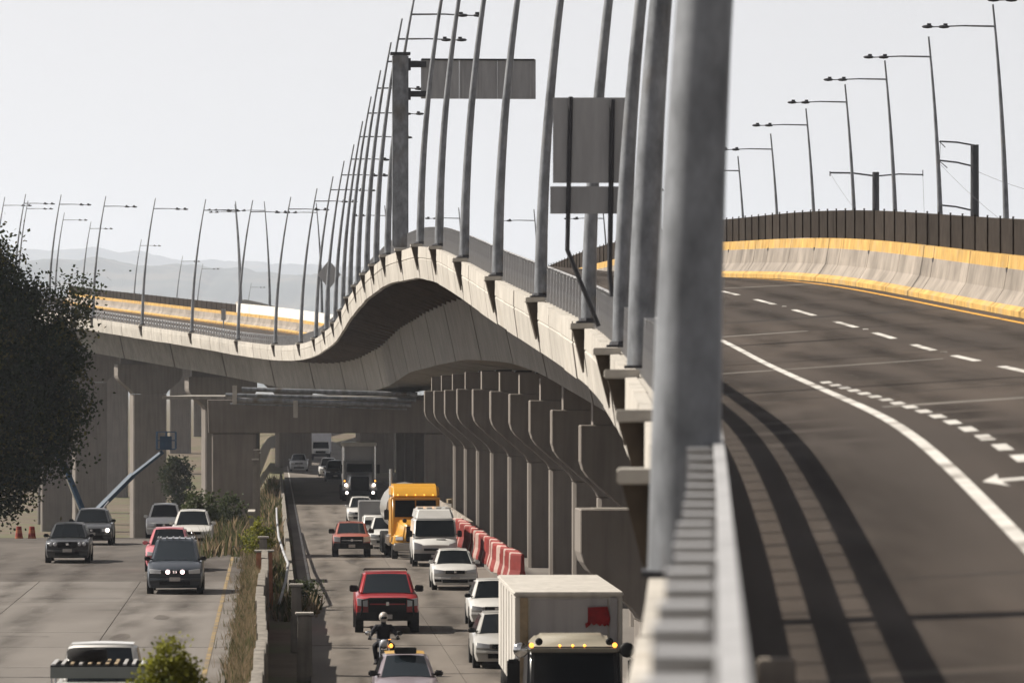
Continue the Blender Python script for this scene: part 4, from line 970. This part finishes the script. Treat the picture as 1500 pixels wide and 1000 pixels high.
for s in (-1, 1):
    MB().ball((0, 0, 0), (.17, .06, .17), 12).build("mirror", M['chrome'] if s < 0 else M['black'], o, smooth=True, loc=(s * 1.16, -.85, 1.95))
    MB().box(-.14, .14, -.05, .05, -.35, .3).build("mirror", M['black'], o, bevel=.03, loc=(s * 1.32, -.82, 1.45))
    MB().tube([(s * 1.0, -.7, 1.9), (s * 1.3, -.8, 1.75), (s * 1.3, -.8, 1.1), (s * 1.0, -.7, 1.0)], .02, 6).build("mirror_arm", M['chrome'], o)
    wheel(o, s * .98, -.2, .5, .28); wheel(o, s * .98, 9.5, .5, .5)
MB().box(-1.1, 1.1, -1.25, -1.0, .35, .7).build("bumper", M['chrome'], o, bevel=.04)
MB().box(-.6, .6, -1.13, -1.0, .75, 1.1).build("grille", M['black'], o)
MB().box(-.45, .45, -.9, 12, .5, .95).build("chassis", M['black'], o)
# ------------------------------------------------------------------ motorcycle and rider
def skinned(name, verts, edges, rad, m, parent=None, sub=1, loc=None):
    me = bpy.data.meshes.new(name); me.from_pydata(verts, edges, [])
    o = bpy.data.objects.new(name + "_cage", me); COL.objects.link(o)
    md = o.modifiers.new("s", 'SKIN'); md.use_smooth_shade = True
    for i, v in enumerate(me.skin_vertices[0].data):
        r = rad[i]; v.radius = r if isinstance(r, tuple) else (r, r)
    me.skin_vertices[0].data[0].use_root = True
    sb = o.modifiers.new("b", 'SUBSURF'); sb.levels = sub; sb.render_levels = sub
    dg = bpy.context.evaluated_depsgraph_get(); dg.update()
    nm = bpy.data.meshes.new_from_object(o.evaluated_get(dg)); nm.name = name
    bpy.data.objects.remove(o); nm.materials.clear(); nm.materials.append(m)
    return link(name, nm, parent, loc)
bx0, by0 = -3.4, 136.2
o = tag(empty("motorcycle", (bx0, by0, 0), RYAW), "black motorcycle with round mirrors and an amber lamp just behind the taxi", "motorcycle", "vehicles on the lower roads")
def bike_wheel(yy):
    w_ = MB(); n = 22; V = []; Fs = []
    for i in range(n):
        a = 2 * math.pi * i / n
        for px, pr in ((-.06, .27), (-.055, .31), (0, .335), (.055, .31), (.06, .27)): V.append((px, pr * math.cos(a), pr * math.sin(a)))
    for i in range(n):
        for j in range(5): Fs.append((i * 5 + j, i * 5 + (j + 1) % 5, ((i + 1) % n) * 5 + (j + 1) % 5, ((i + 1) % n) * 5 + j))
    w_.add(V, Fs); q = w_.build("wheel", M['rubber'], o, smooth=True, loc=(0, yy, .335))
    MB().tube([(-.05, 0, 0), (.05, 0, 0)], .09, 12).build("hub", M['alloy'], q)
    for k in range(6): MB().tube([(0, 0, 0), (0, .27 * math.cos(k * math.pi / 3), .27 * math.sin(k * math.pi / 3))], .014, 5).build("spoke", M['alloy'], q)
bike_wheel(0); bike_wheel(1.35)
for s in (-1, 1):
    MB().tube([(s * .1, 0, .335), (s * .11, .28, .92)], [.03, .026], 8).build("fork_leg", M['chrome'], o)
    MB().tube([(0, .3, .95), (s * .2, .3, 1.0), (s * .40, .38, .98)], .016, 6).build("handlebar", M['chrome'], o)
    MB().tube([(s * .3, .33, 1.0), (s * .38, .28, 1.12)], .01, 5).build("mirror_stem", M['chrome'], o)
    MB().ball((0, 0, 0), (.085, .03, .065), 10).build("mirror", M['chrome'] if s < 0 else M['black'], o, smooth=True, loc=(s * .42, .28, 1.15))
    MB().tube([(s * .16, .75, .38), (s * .2, 1.5, .42)], .05, 8).build("exhaust", M['chrome'], o)
    MB().box(s * .2 - .07, s * .2 + .07, .55, .65, .30, .34).build("foot_peg", M['black'], o)
MB().ball((0, 0, 0), (.11, .09, .11), 12).build("headlight", M['lamp'], o, smooth=True, loc=(0, .14, .88))
MB().ball((0, 0, 0), (.05, .05, .06), 10).build("turn_signal", M['amber'], o, smooth=True, loc=(.19, .2, .82))
MB().ball((0, 0, 0), (.15, .3, .14), 12).build("fuel_tank", paint("tank_dark", (.03, .035, .05), .3), o, smooth=True, loc=(0, .6, .85))
MB().box(-.14, .14, .8, 1.5, .76, .86).build("seat", M['black'], o, bevel=.04)
MB().box(-.16, .16, .5, .95, .28, .68).build("engine", M['dark'], o, bevel=.05)
MB().prism([(-.3, .46), (-.2, .56), (0, .60), (.2, .55), (.2, .5), (0, .55), (-.18, .52), (-.27, .44)], 'x', -.07, .07).build("front_mudguard", M['black'], o, loc=(0, .05, .1))
ro = tag(empty("person", (bx0, by0, 0), RYAW), "motorcyclist in dark clothes and pale helmet riding towards the camera", "person")
vv = [(0, .95, .86), (0, .90, 1.02), (0, .82, 1.20), (0, .76, 1.33), (0, .73, 1.42), (0, .70, 1.53),
      (-.19, .80, 1.29), (-.33, .66, 1.12), (-.37, .44, 1.02), (.19, .80, 1.29), (.33, .66, 1.12), (.37, .44, 1.02),
      (-.11, .90, .84), (-.24, .50, .80), (-.20, .66, .42), (-.20, .52, .36), (.11, .90, .84), (.24, .50, .80), (.20, .66, .42), (.20, .52, .36)]
ee = [(0, 1), (1, 2), (2, 3), (3, 4), (4, 5), (2, 6), (6, 7), (7, 8), (2, 9), (9, 10), (10, 11), (0, 12), (12, 13), (13, 14), (14, 15), (0, 16), (16, 17), (17, 18), (18, 19)]
rd = [(.16, .12), (.16, .11), (.18, .12), (.10, .08), .06, .08, .085, .062, .042, .085, .062, .042, .10, .082, .055, .05, .10, .082, .055, .05]
skinned("body", vv, ee, rd, M['cloth'], ro, 2)
hm = MB().ball((0, .69, 1.56), (.125, .155, .14), 16).build("helmet", mat("helmet_pale", (.42, .38, .35), .3, .2, 4, coat=.4), ro, smooth=True)
MB().ball((0, .60, 1.545), (.10, .09, .05), 12).build("visor", M['glass'], hm, smooth=True)
for s in (-1, 1):
    gl = MB().ball((s * .38, .40, 1.0), (.045, .05, .035), 10)
    for k in range(4):
        xx = s * (.35 + k * .022)
        gl.tube([(xx, .38, 1.02), (xx, .345 - .004 * (k == 1), 1.015), (xx, .34, .985), (xx, .365, .965 + .004 * k)], .010, 6)
    gl.tube([(s * .335, .41, 1.0), (s * .32, .385, .98), (s * .325, .36, .97)], .012, 6)
    gl.build("glove", M['black'], ro, smooth=True)
    MB().ball((s * .20, .50, .345), (.05, .14, .05), 10).build("boot", M['black'], ro, smooth=True)

# ------------------------------------------------------------------ blue lifts
zl = zleft(300)
o = tag(empty("boom_lift", (-25.2, 300, zl)), "blue telescopic boom lift reaching right to a basket between the piers", "lift")
MB().box(-1.1, 1.1, -1.6, 1.6, .5, 1.3).build("chassis", M['blue'], o, bevel=.06)
for s in (-1, 1):
    for yy in (-1.1, 1.1): wheel(o, s * 1.0, yy, .5, .35)
MB().box(-.7, .7, -.8, .8, 1.3, 2.4).build("turntable", M['blue'], o, bevel=.06)
B0, B1, B2 = Vector((.2, 0, 2.3)), Vector((3.0, 0, 5.1)), Vector((4.75, 0, 6.45))
MB().tube([B0, B1], .19, 4).build("boom_section", M['blue'], o); MB().tube([B1 - (B1 - B0) * .05, B2], .13, 4).build("boom_section", M['blue'], o)
MB().tube([B0 + Vector((.5, -.2, .1)), B0.lerp(B1, .5) + Vector((0, -.2, -.15))], .06, 6).build("hydraulic_ram", M['chrome'], o)
bk = MB().box(4.4, 5.5, -.45, .45, 6.55, 6.62)
for xx in (4.4, 4.95, 5.5):
    for yy in (-.45, .45): bk.tube([(xx, yy, 6.6), (xx, yy, 7.6)], .03, 6)
for zz in (7.1, 7.6): bk.tube([(4.4, -.45, zz), (5.5, -.45, zz), (5.5, .45, zz), (4.4, .45, zz), (4.4, -.45, zz)], .03, 6)
bk.box(4.6, 5.3, -.47, -.44, 6.6, 7.35)
bk.build("basket", M['blue'], o)
o = tag(empty("boom_lift", (-24.6, 303.5, zleft(303.5))), "blue lift with its boom raised steeply left behind the big tree", "lift")
MB().box(-1.0, 1.0, -1.4, 1.4, .5, 1.4).build("chassis", M['blue'], o, bevel=.06)
for s in (-1, 1):
    for yy in (-.9, .9): wheel(o, s * .9, yy, .48, .35)
MB().tube([(-.1, 0, 1.3), (-2.0, 0, 6.0)], .2, 4).build("boom_section", M['blue'], o)
MB().tube([(-1.9, 0, 5.8), (-3.6, 0, 8.2)], .14, 4).build("boom_section", M['blue'], o)
MB().tube([(-.38, -.22, 1.6), (-1.95, -.22, 5.5)], .05, 6).build("hydraulic_ram", M['chrome'], o)
MB().box(-4.3, -3.3, -.4, .4, 8.2, 8.3).box(-4.3, -4.25, -.4, .4, 8.3, 9.2).box(-3.35, -3.3, -.4, .4, 8.3, 9.2).box(-4.3, -3.3, -.42, -.38, 8.3, 9.2).build("basket", M['blue'], o)

# ------------------------------------------------------------------ plastic barriers along the right lane
prof = [(-.20, 0), (.20, 0), (.19, .16), (.09, .50), (.07, 1.08), (.04, 1.14), (-.04, 1.14), (-.07, 1.08), (-.09, .50), (-.19, .16)]
PBR = MB().prism(prof, 'y', -.5, .5).me("barrier_body", M['redplastic'], bevel=.02, seg=1)
PBW = MB().prism(prof, 'y', -.5, .5).me("barrier_body", M['whiteplastic'], bevel=.02, seg=1)
PCL = MB().box(-.05, .05, .5, .57, .3, .9).me("barrier_lug", M['redplastic'])
rb = random.Random(5)
for i in range(38):
    y = 199 + i * 1.5; wht = i % 3 == 1
    b_ = tag(empty("road_barrier", (RX(9.5 + .06 * math.sin(i * .6) - .008 * i, y), y, .14), rb.uniform(.25, .55)),
             "%s plastic road barrier, %s of the row beside the white sedan" % ("white" if wht else "red", ORD[i]), "barrier", "red and white plastic barriers")
    link("barrier_body", PBW if wht else PBR, b_); link("barrier_lug", PCL, b_)
# concrete barriers and a timber stack further down the right side
for i in range(14):
    y = 258 + i * 6.2
    b_ = MB().prism([(-.28, 0), (.28, 0), (.28, .12), (.12, .4), (.09, .95), (-.09, .95), (-.12, .4), (-.28, .12)], 'y', -3.0, 3.0).build("concrete_barrier", M['jersey'], bevel=.01, seg=1, loc=(RX(9.9, y), y, .14), rot=(0, 0, RYAW))
    tag(b_, "low concrete barrier beyond the plastic ones, %s of its line" % ORD[i], "barrier", "concrete barriers down the right side")
for i in range(7):
    st_ = MB().box(-.9, .9, -2.6, 2.6, 0, .25).build("timber_stack", M['wood'], bevel=.02, loc=(RX(12.5, 300 + i * 14), 300 + i * 14, .14 + (i % 3) * .2 + .0), rot=(0, 0, RYAW + .1 * (i - 3)))
    tag(st_, "pale timber stack on the verge under the viaduct, %s from the camera" % ORD[i], "timber", "timber stacks under the viaduct")
    for k in range(3): MB().box(-.9, .9, -2.55 + k * 2.3, -2.35 + k * 2.3, -.02 - (i % 3) * .2, -.001).build("bearer", M['wood'], st_)
o = tag(empty("parked_truck", (RX(14.2, 395), 395, 0), RYAW), "teal cabbed truck with a red body parked behind the barriers", "truck")
MB().hexa([(-1.1, 0, .5), (1.1, 0, .5), (1.15, 2, .5), (-1.15, 2, .5), (-1.0, .4, 2.6), (1.0, .4, 2.6), (1.1, 2, 2.6), (-1.1, 2, 2.6)]).build("cab", paint("teal", (.08, .2, .22), .4), o, bevel=.08, seg=2, smooth=True)
MB().add([(-.95, .18, 1.5), (.95, .18, 1.5), (.9, .36, 2.4), (-.9, .36, 2.4)], [(0, 1, 2, 3)]).build("windscreen", M['glassb'], o)
MB().box(-1.25, 1.25, 2.2, 8, .9, 3.7).build("cargo_body", paint("brick_red", (.22, .05, .045), .6), o, bevel=.04)
for s in (-1, 1): wheel(o, s * .95, 1.0, .48, .3); wheel(o, s * .95, 6.5, .48, .4)
for i, px in enumerate((28, 47)):
    d_ = tag(empty("traffic_drum", ((px - 750) * 232 / F, 232, zleft(232) - .13)), "orange traffic drum at the foot of the big tree, %s" % ("left one" if i == 0 else "right one"), "traffic drum", "orange drums by the tree")
    MB().tube([(0, 0, 0), (0, 0, .08)], .25, 12).build("base", M['black'], d_)
    for k in range(4): MB().tube([(0, 0, .08 + k * .15), (0, 0, .08 + (k + 1) * .15)], [.19 - k * .02, .175 - k * .02], 14).build("band", M['orange'] if k % 2 == 0 else M['redplastic'], d_)

# ------------------------------------------------------------------ median: retaining wall, posts, pipe
rw = tag(empty("retaining_wall", (RX(-.28, 60), 60, 0)), "old concrete retaining wall along the weedy median with a sunlit broken top", "wall")
rm = random.Random(9)
y = 66.0
while y < 176:
    L_ = rm.uniform(3.6, 5.6); z1 = 1.85 + rm.uniform(-.06, .06); dx = .05 * math.sin(y * .12); ti = rm.uniform(-.025, .025)
    x0, x1 = RX(-.42 + dx, y), RX(-.42 + dx, y + L_ - .04)
    q = MB().hexa([(x0, y, -.2), (x0 + .26, y, -.2), (x1 + .26, y + L_ - .04, -.2), (x1, y + L_ - .04, -.2), (x0 + ti, y, z1), (x0 + .24 + ti, y, z1 - .03), (x1 + .24 + ti, y + L_ - .04, z1 + .05), (x1 + ti, y + L_ - .04, z1 + .06)]).build("wall_panel", M['wall'], rw, bevel=.015)
    q.matrix_parent_inverse = Matrix.Translation(-rw.location)
    y += L_
def block(x0, y, dims, m, label, cat, zb=-.16, rz=None, name="concrete_post", cap=True):
    o = tag(empty(name, (RX(x0, y), y, zb), RYAW if rz is None else rz), label, cat)
    w_, d_, h_ = dims
    MB().hexa([(-w_ / 2, -d_ / 2, 0), (w_ / 2, -d_ / 2, 0), (w_ / 2, d_ / 2, 0), (-w_ / 2, d_ / 2, 0), (-w_ / 2 + .03, -d_ / 2 + .02, h_), (w_ / 2 - .03, -d_ / 2 + .02, h_), (w_ / 2 - .03, d_ / 2 - .02, h_ + .02), (-w_ / 2 + .03, d_ / 2 - .02, h_)]).build("shaft", m, o, bevel=.02)
    if cap: MB().box(-w_ / 2 - .04, w_ / 2 + .04, -d_ / 2 - .04, d_ / 2 + .04, h_ + .021, h_ + .09).build("cap", M['cap'], o, bevel=.015)
    return o
block(.85, 137, (.42, .5, 1.75), M['wall'], "tall concrete stub with a pale cap on the median near the motorcyclist", "post")
block(.70, 152, (.34, .4, 1.95), M['wall'], "dark topped concrete post behind the tall stub on the median", "post")
block(-.30, 181, (.62, .5, 2.05), M['brick'], "brick pier with sunlit concrete edges at the median's bend", "pillar", name="brick_pier")
block(-.35, 189, (.34, .35, 2.3), M['wall'], "slim concrete post behind the brick pier on the median", "post")
block(-.85, 206, (.22, 3.6, 2.9), M['wall'], "short dark wall stub among the dry weeds beyond the brick pier", "wall", zb=-.2, name="wall_stub")
pp = [(RX(.22, 176), 176, .3), (RX(.45, 178), 178, 1.0), (RX(.55, 182), 182, 1.45), (RX(.42, 192), 192, 1.5), (RX(.25, 215), 215, 1.45), (RX(.2, 250), 250, 1.35), (RX(.2, 275), 275, 1.3)]
o = tag(MB().tube(pp, .05, 8).build("bent_pipe", M['rail'], smooth=True), "bent pale pipe running along the median's right side", "pipe")
gd = tag(empty("guard_wall", (RX(.5, 200), 200, -.16)), "low grey concrete kerb wall along the road's left edge under the viaduct", "wall")
for i in range(30):
    y = 186 + i * 8
    MB().hexa([(RX(.55, y), y, -.16), (RX(.8, y), y, -.16), (RX(.8, y + 7.9), y + 7.9, -.16), (RX(.55, y + 7.9), y + 7.9, -.16), (RX(.58, y), y, .75), (RX(.76, y), y, .75), (RX(.76, y + 7.9), y + 7.9, .75), (RX(.58, y + 7.9), y + 7.9, .75)]).build("wall_panel", M['wall'], gd).matrix_parent_inverse = Matrix.Translation(-gd.location)

for i, (y, hh) in enumerate(((262, 4.4), (287, 4.8), (310, 4.6))):
    block(-.9, y, (.3, .3, hh), M['wall'], "slim tall concrete post on the median slope under the viaduct, %s from the camera" % ORD[i], "post", zb=ground_z(RX(-.9, y), y) - .2)
# ------------------------------------------------------------------ weeds
def weeds(name, n, fx, fz, hrange, mats, seed, label, wd=.02, cat="weeds"):
    rg = random.Random(seed); V = []; Fs = []; mi = []
    k = 0
    while k < n:
        cx, cy = fx(rg); hh = rg.uniform(*hrange); pick = 1 if rg.random() < .33 else 0
        for _ in range(rg.randint(10, 22)):
            x = cx + rg.gauss(0, .13); y = cy + rg.gauss(0, .35); z = fz(x, y) - .03
            h = hh * rg.uniform(.45, 1.1); a = rg.uniform(0, 6.28); le = h * rg.uniform(.1, .5); w_ = wd * rg.uniform(.6, 1.5); b = rg.uniform(0, 6.28)
            dx, dy = math.cos(b) * w_, math.sin(b) * w_; i0 = len(V)
            mx, my = x + math.cos(a) * le * .4, y + math.sin(a) * le * .4
            V += [(x - dx, y - dy, z), (x + dx, y + dy, z), (mx + dx, my + dy, z + h * .6), (mx - dx, my - dy, z + h * .6), (x + math.cos(a) * le, y + math.sin(a) * le, z + h)]
            Fs += [(i0, i0 + 1, i0 + 2, i0 + 3), (i0 + 3, i0 + 2, i0 + 4)]; q = pick if rg.random() < .8 else 1 - pick; mi += [q, q]; k += 1
    o = link(name, mesh(name, V, Fs, mats, False, mi)); tag(o, label, cat, kind="stuff"); return o
def fx1(rg):
    y = 84 + rg.random() * 128
    while math.sin(y * .9) + math.sin(y * .37 + 1) + .9 * math.sin(y * 2.1) < rg.uniform(-1.8, 1.2): y = 84 + rg.random() * 128
    return RX(-.52 - abs(rg.gauss(0, .22)), y), y
weeds("dry_weeds", 42000, fx1, lambda x, y: 1.06, (.14, .60), [M['grassdry'], M['grassgr']], 21, "tall dry weeds growing along the left of the retaining wall", .008)
def fx2(rg):
    y = rg.uniform(196, 420); return RX(rg.uniform(-3.2, .4) , y), y
weeds("green_weeds", 9000, fx2, ground_z, (.5, 1.3), [M['grassgr'], M['grassdry']], 22, "rough green and brown growth on the median slope under the viaduct", .04)
def fx3(rg):
    y = rg.uniform(172, 186); return RX(rg.uniform(.2, 1.5), y), y
weeds("verge_weeds", 1100, fx3, lambda x, y: -.12, (.3, .8), [M['grassgr'], M['grassdry']], 23, "small clump of weeds spilling onto the road by the brick pier", .03)

# ------------------------------------------------------------------ trees
def tree(name, loc, label, trunk, blobs, n, size, m, seed, group=None, twig=.5, cat="tree"):
    """blobs: (cx, cy, cz, rx, ry, rz) local ellipsoids that hold leaf clusters"""
    rg = random.Random(seed); o = tag(empty(name, loc), label, cat, group)
    tb = MB(); h = trunk[0]; r0 = trunk[1]
    tb.tube([(0, 0, 0), (.1 * r0, .05, h * .35), (-.2 * r0, 0, h * .7), (trunk[2], 0, h)], [r0, r0 * .8, r0 * .6, r0 * .2], 8)
    for b in blobs:
        s = Vector((0, 0, h * rg.uniform(.3, .7))); e = Vector(b[:3]); mid = s.lerp(e, .5) + Vector((0, 0, -.06 * (e - s).length))
        tb.tube([s, mid, e], [r0 * .4, r0 * .25, r0 * .08], 6)
    tb.build("trunk", M['bark'], o, smooth=True)
    V = []; Fs = []; mi = []; two = isinstance(m, list)
    vol = [b[3] * b[4] * b[5] for b in blobs]; tot = sum(vol)
    for b, v in zip(blobs, vol):
        per = 60 if two else 26; ncl = max(6, int(n * v / tot / per))
        for _ in range(ncl):
            while True:
                d = Vector((rg.uniform(-1, 1), rg.uniform(-1, 1), rg.uniform(-1, 1)))
                if d.length <= 1 and d.length > rg.random() * .75: break
            c = Vector((b[0] + d.x * b[3], b[1] + d.y * b[4], b[2] + d.z * b[5])); cr = twig * rg.uniform(.5, 1.25); cm = 1 if two and rg.random() < .2 + .1 * d.z else 0  # second leaf tone, highlights in colour, picked more often toward blob tops
            for _ in range(per):
                p = c + Vector((rg.gauss(0, 1), rg.gauss(0, 1), rg.gauss(0, .8))) * cr * .5
                a = Vector((rg.gauss(0, 1), rg.gauss(0, 1), rg.gauss(-.2, .8))).normalized(); t = a.cross(Vector((rg.gauss(0, 1), rg.gauss(0, 1), rg.gauss(0, 1)))).normalized()
                l, w_ = size * rg.uniform(.6, 1.4), size * rg.uniform(.25, .5); i0 = len(V)
                V += [p, p + a * l * .5 + t * w_, p + a * l, p + a * l * .5 - t * w_]; Fs.append((i0, i0 + 1, i0 + 2, i0 + 3)); mi.append(cm)
    link("crown", mesh("crown", V, Fs, m, False, mi), o)
    return o
gz = zleft(238) - .2
tree("broadleaf_tree", (-24.6, 240, gz + .6), "big dark broadleaf tree at the left edge in front of the viaduct", (11, .42, -.4),
     [(-1.5, 0, 11.6, 2.9, 2.6, 3.0), (.6, 0, 8.6, 3.4, 3, 3.2), (2.3, -.4, 6.2, 2.3, 2, 2.5), (3.9, .2, 10.6, .9, .9, 1.5), (1.0, .2, 4.2, 3.0, 2.4, 2.2), (-1.6, 0, 7.0, 3.4, 3, 4.0), (3.3, 0, 8.3, 1.2, 1.2, 1.8), (-1.8, 0, 2.6, 2.5, 2, 2.0), (-1.6, 0, 1.0, 2.2, 2, 1.3), (.8, 0, 2.2, 1.4, 1.4, 1.6), (3.9, -.2, 5.3, .8, .8, 1.2)],
     120000, .19, [M['leafd'], M['leafo']], 31, twig=1.0)
tree("young_tree", (-28.2, 430, -8.1), "small dark tree standing between two piers behind the white hatchback", (8.5, .22, 0), [(0, 0, 8.6, 1.25, 1.2, 1.6), (.3, 0, 7.0, 1.0, 1, 1.2), (-.3, 0, 5.6, .7, .7, .9)], 3000, .26, M['leafd'], 32, twig=.55)
tree("young_tree", (-4.05, 60, 1.0), "yellow green bushy sapling top at the bottom left over the pickup", (3.2, .06, 0), [(.04, 0, 3.0, .30, .3, .75), (-.22, 0, 2.65, .36, .3, .66), (.22, 0, 2.7, .30, .3, .70), (.48, .1, 2.7, .16, .15, .45), (-.05, 0, 1.9, .6, .45, .7)], 36000, .05, M['leafy'], 33, twig=.14)
tree("shrub", (RX(1.15, 178), 178, -.14), "small grey green shrub on the road edge beside the brick pier", (.7, .05, 0), [(0, 0, .75, .5, .5, .45)], 1200, .09, M['leafm'], 34, twig=.2, cat="shrub")
tree("shrub", (RX(-.55, 196), 196, 1.0), "olive shrub among the weeds behind the brick pier", (.9, .05, 0), [(0, 0, .9, .6, .6, .6), (.1, 0, 1.4, .35, .35, .4)], 1500, .1, M['leafy'], 35, twig=.22, cat="shrub")
for i, (x0, y, hh) in enumerate(((-2.6, 300, 2.6), (-3.2, 330, 3.2), (-2.4, 356, 2.2), (-3.6, 262, 2.4))):
    tree("shrub", (RX(x0, y), y, ground_z(RX(x0, y), y)), "leafy shrub on the median slope under the viaduct, %s from the camera" % ORD[(1, 2, 3, 0)[i]], (hh * .8, .06, 0), [(0, 0, hh * .75, .8, .8, hh * .4), (.2, 0, hh * .4, .7, .7, hh * .3)], 1600, .2, M['leafm'], 40 + i, "shrubs on the median slope", twig=.4, cat="shrub")

# ------------------------------------------------------------------ hills
from mathutils import noise as NZ
def hills(name, y0, y1, rows, ridge, seed, bump, xspan):
    xs = [-17500, -11000, -7000, -5000, -4000] + frange(-xspan, xspan, 12) + [4000, 5000, 7000, 11000, 17500]
    V = []; Fs = []; n = len(xs)
    for j in range(rows + 1):
        t = j / rows; y = y0 + (y1 - y0) * t; prof_ = math.sin(min(1, t * 1.25) * math.pi / 2) ** 1.3
        for x in xs:
            px = 750 + x * F / y1
            base = np.interp(px, [p[0] for p in ridge], [p[1] for p in ridge]); zr = CAMZ + (572 - base) * y1 / F
            b = bump * (NZ.noise(Vector((x * .011, y * .0005, seed))) + .7 * abs(NZ.noise(Vector((x * .03, y * .0008, seed + 4)))) * 1.6 + .35 * NZ.noise(Vector((x * .07, y * .001, seed + 9))))
            V.append((x, y, -1.2 + zr * prof_ + b * (t > 0) * prof_ + 5 * NZ.noise(Vector((x * .002, y * .002, seed + 2))) * (t > 0)))
    for j in range(rows):
        for i in range(n - 1): q = j * n + i; Fs.append((q, q + 1, q + n + 1, q + n))
    tag(link(name, mesh(name, V, Fs, M['hill'], True)), kind="structure")
hills("hills", 14000, 20500, 26, [(-9000, 430), (-600, 400), (0, 372), (90, 382), (190, 380), (300, 396), (430, 400), (560, 406), (760, 400), (900, 400), (1400, 430), (9000, 440)], 3.1, 16, 3200)
hills("near_hills", 9000, 12500, 18, [(-9000, 470), (0, 400), (120, 392), (250, 398), (420, 410), (600, 425), (780, 420), (1000, 450), (9000, 480)], 8.4, 13, 2100)

# ------------------------------------------------------------------ haze
hz = MB().box(-18600, 18600, -320, 23600, -10.5, 760).build("haze", [])
hz["kind"] = "stuff"; tag(hz, "pale blue haze filling the air over the whole place", "haze")
hm_ = bpy.data.materials.new("haze_air"); hm_.use_nodes = True
nt = hm_.node_tree; nt.nodes.clear()
out_ = nt.nodes.new("ShaderNodeOutputMaterial"); pv = nt.nodes.new("ShaderNodeVolumePrincipled")
pv.inputs["Color"].default_value = (.80, .87, 1.0, 1); pv.inputs["Density"].default_value = 7.5e-5; pv.inputs["Anisotropy"].default_value = .25
nt.links.new(pv.outputs[0], out_.inputs["Volume"])
hz.data.materials.append(hm_)
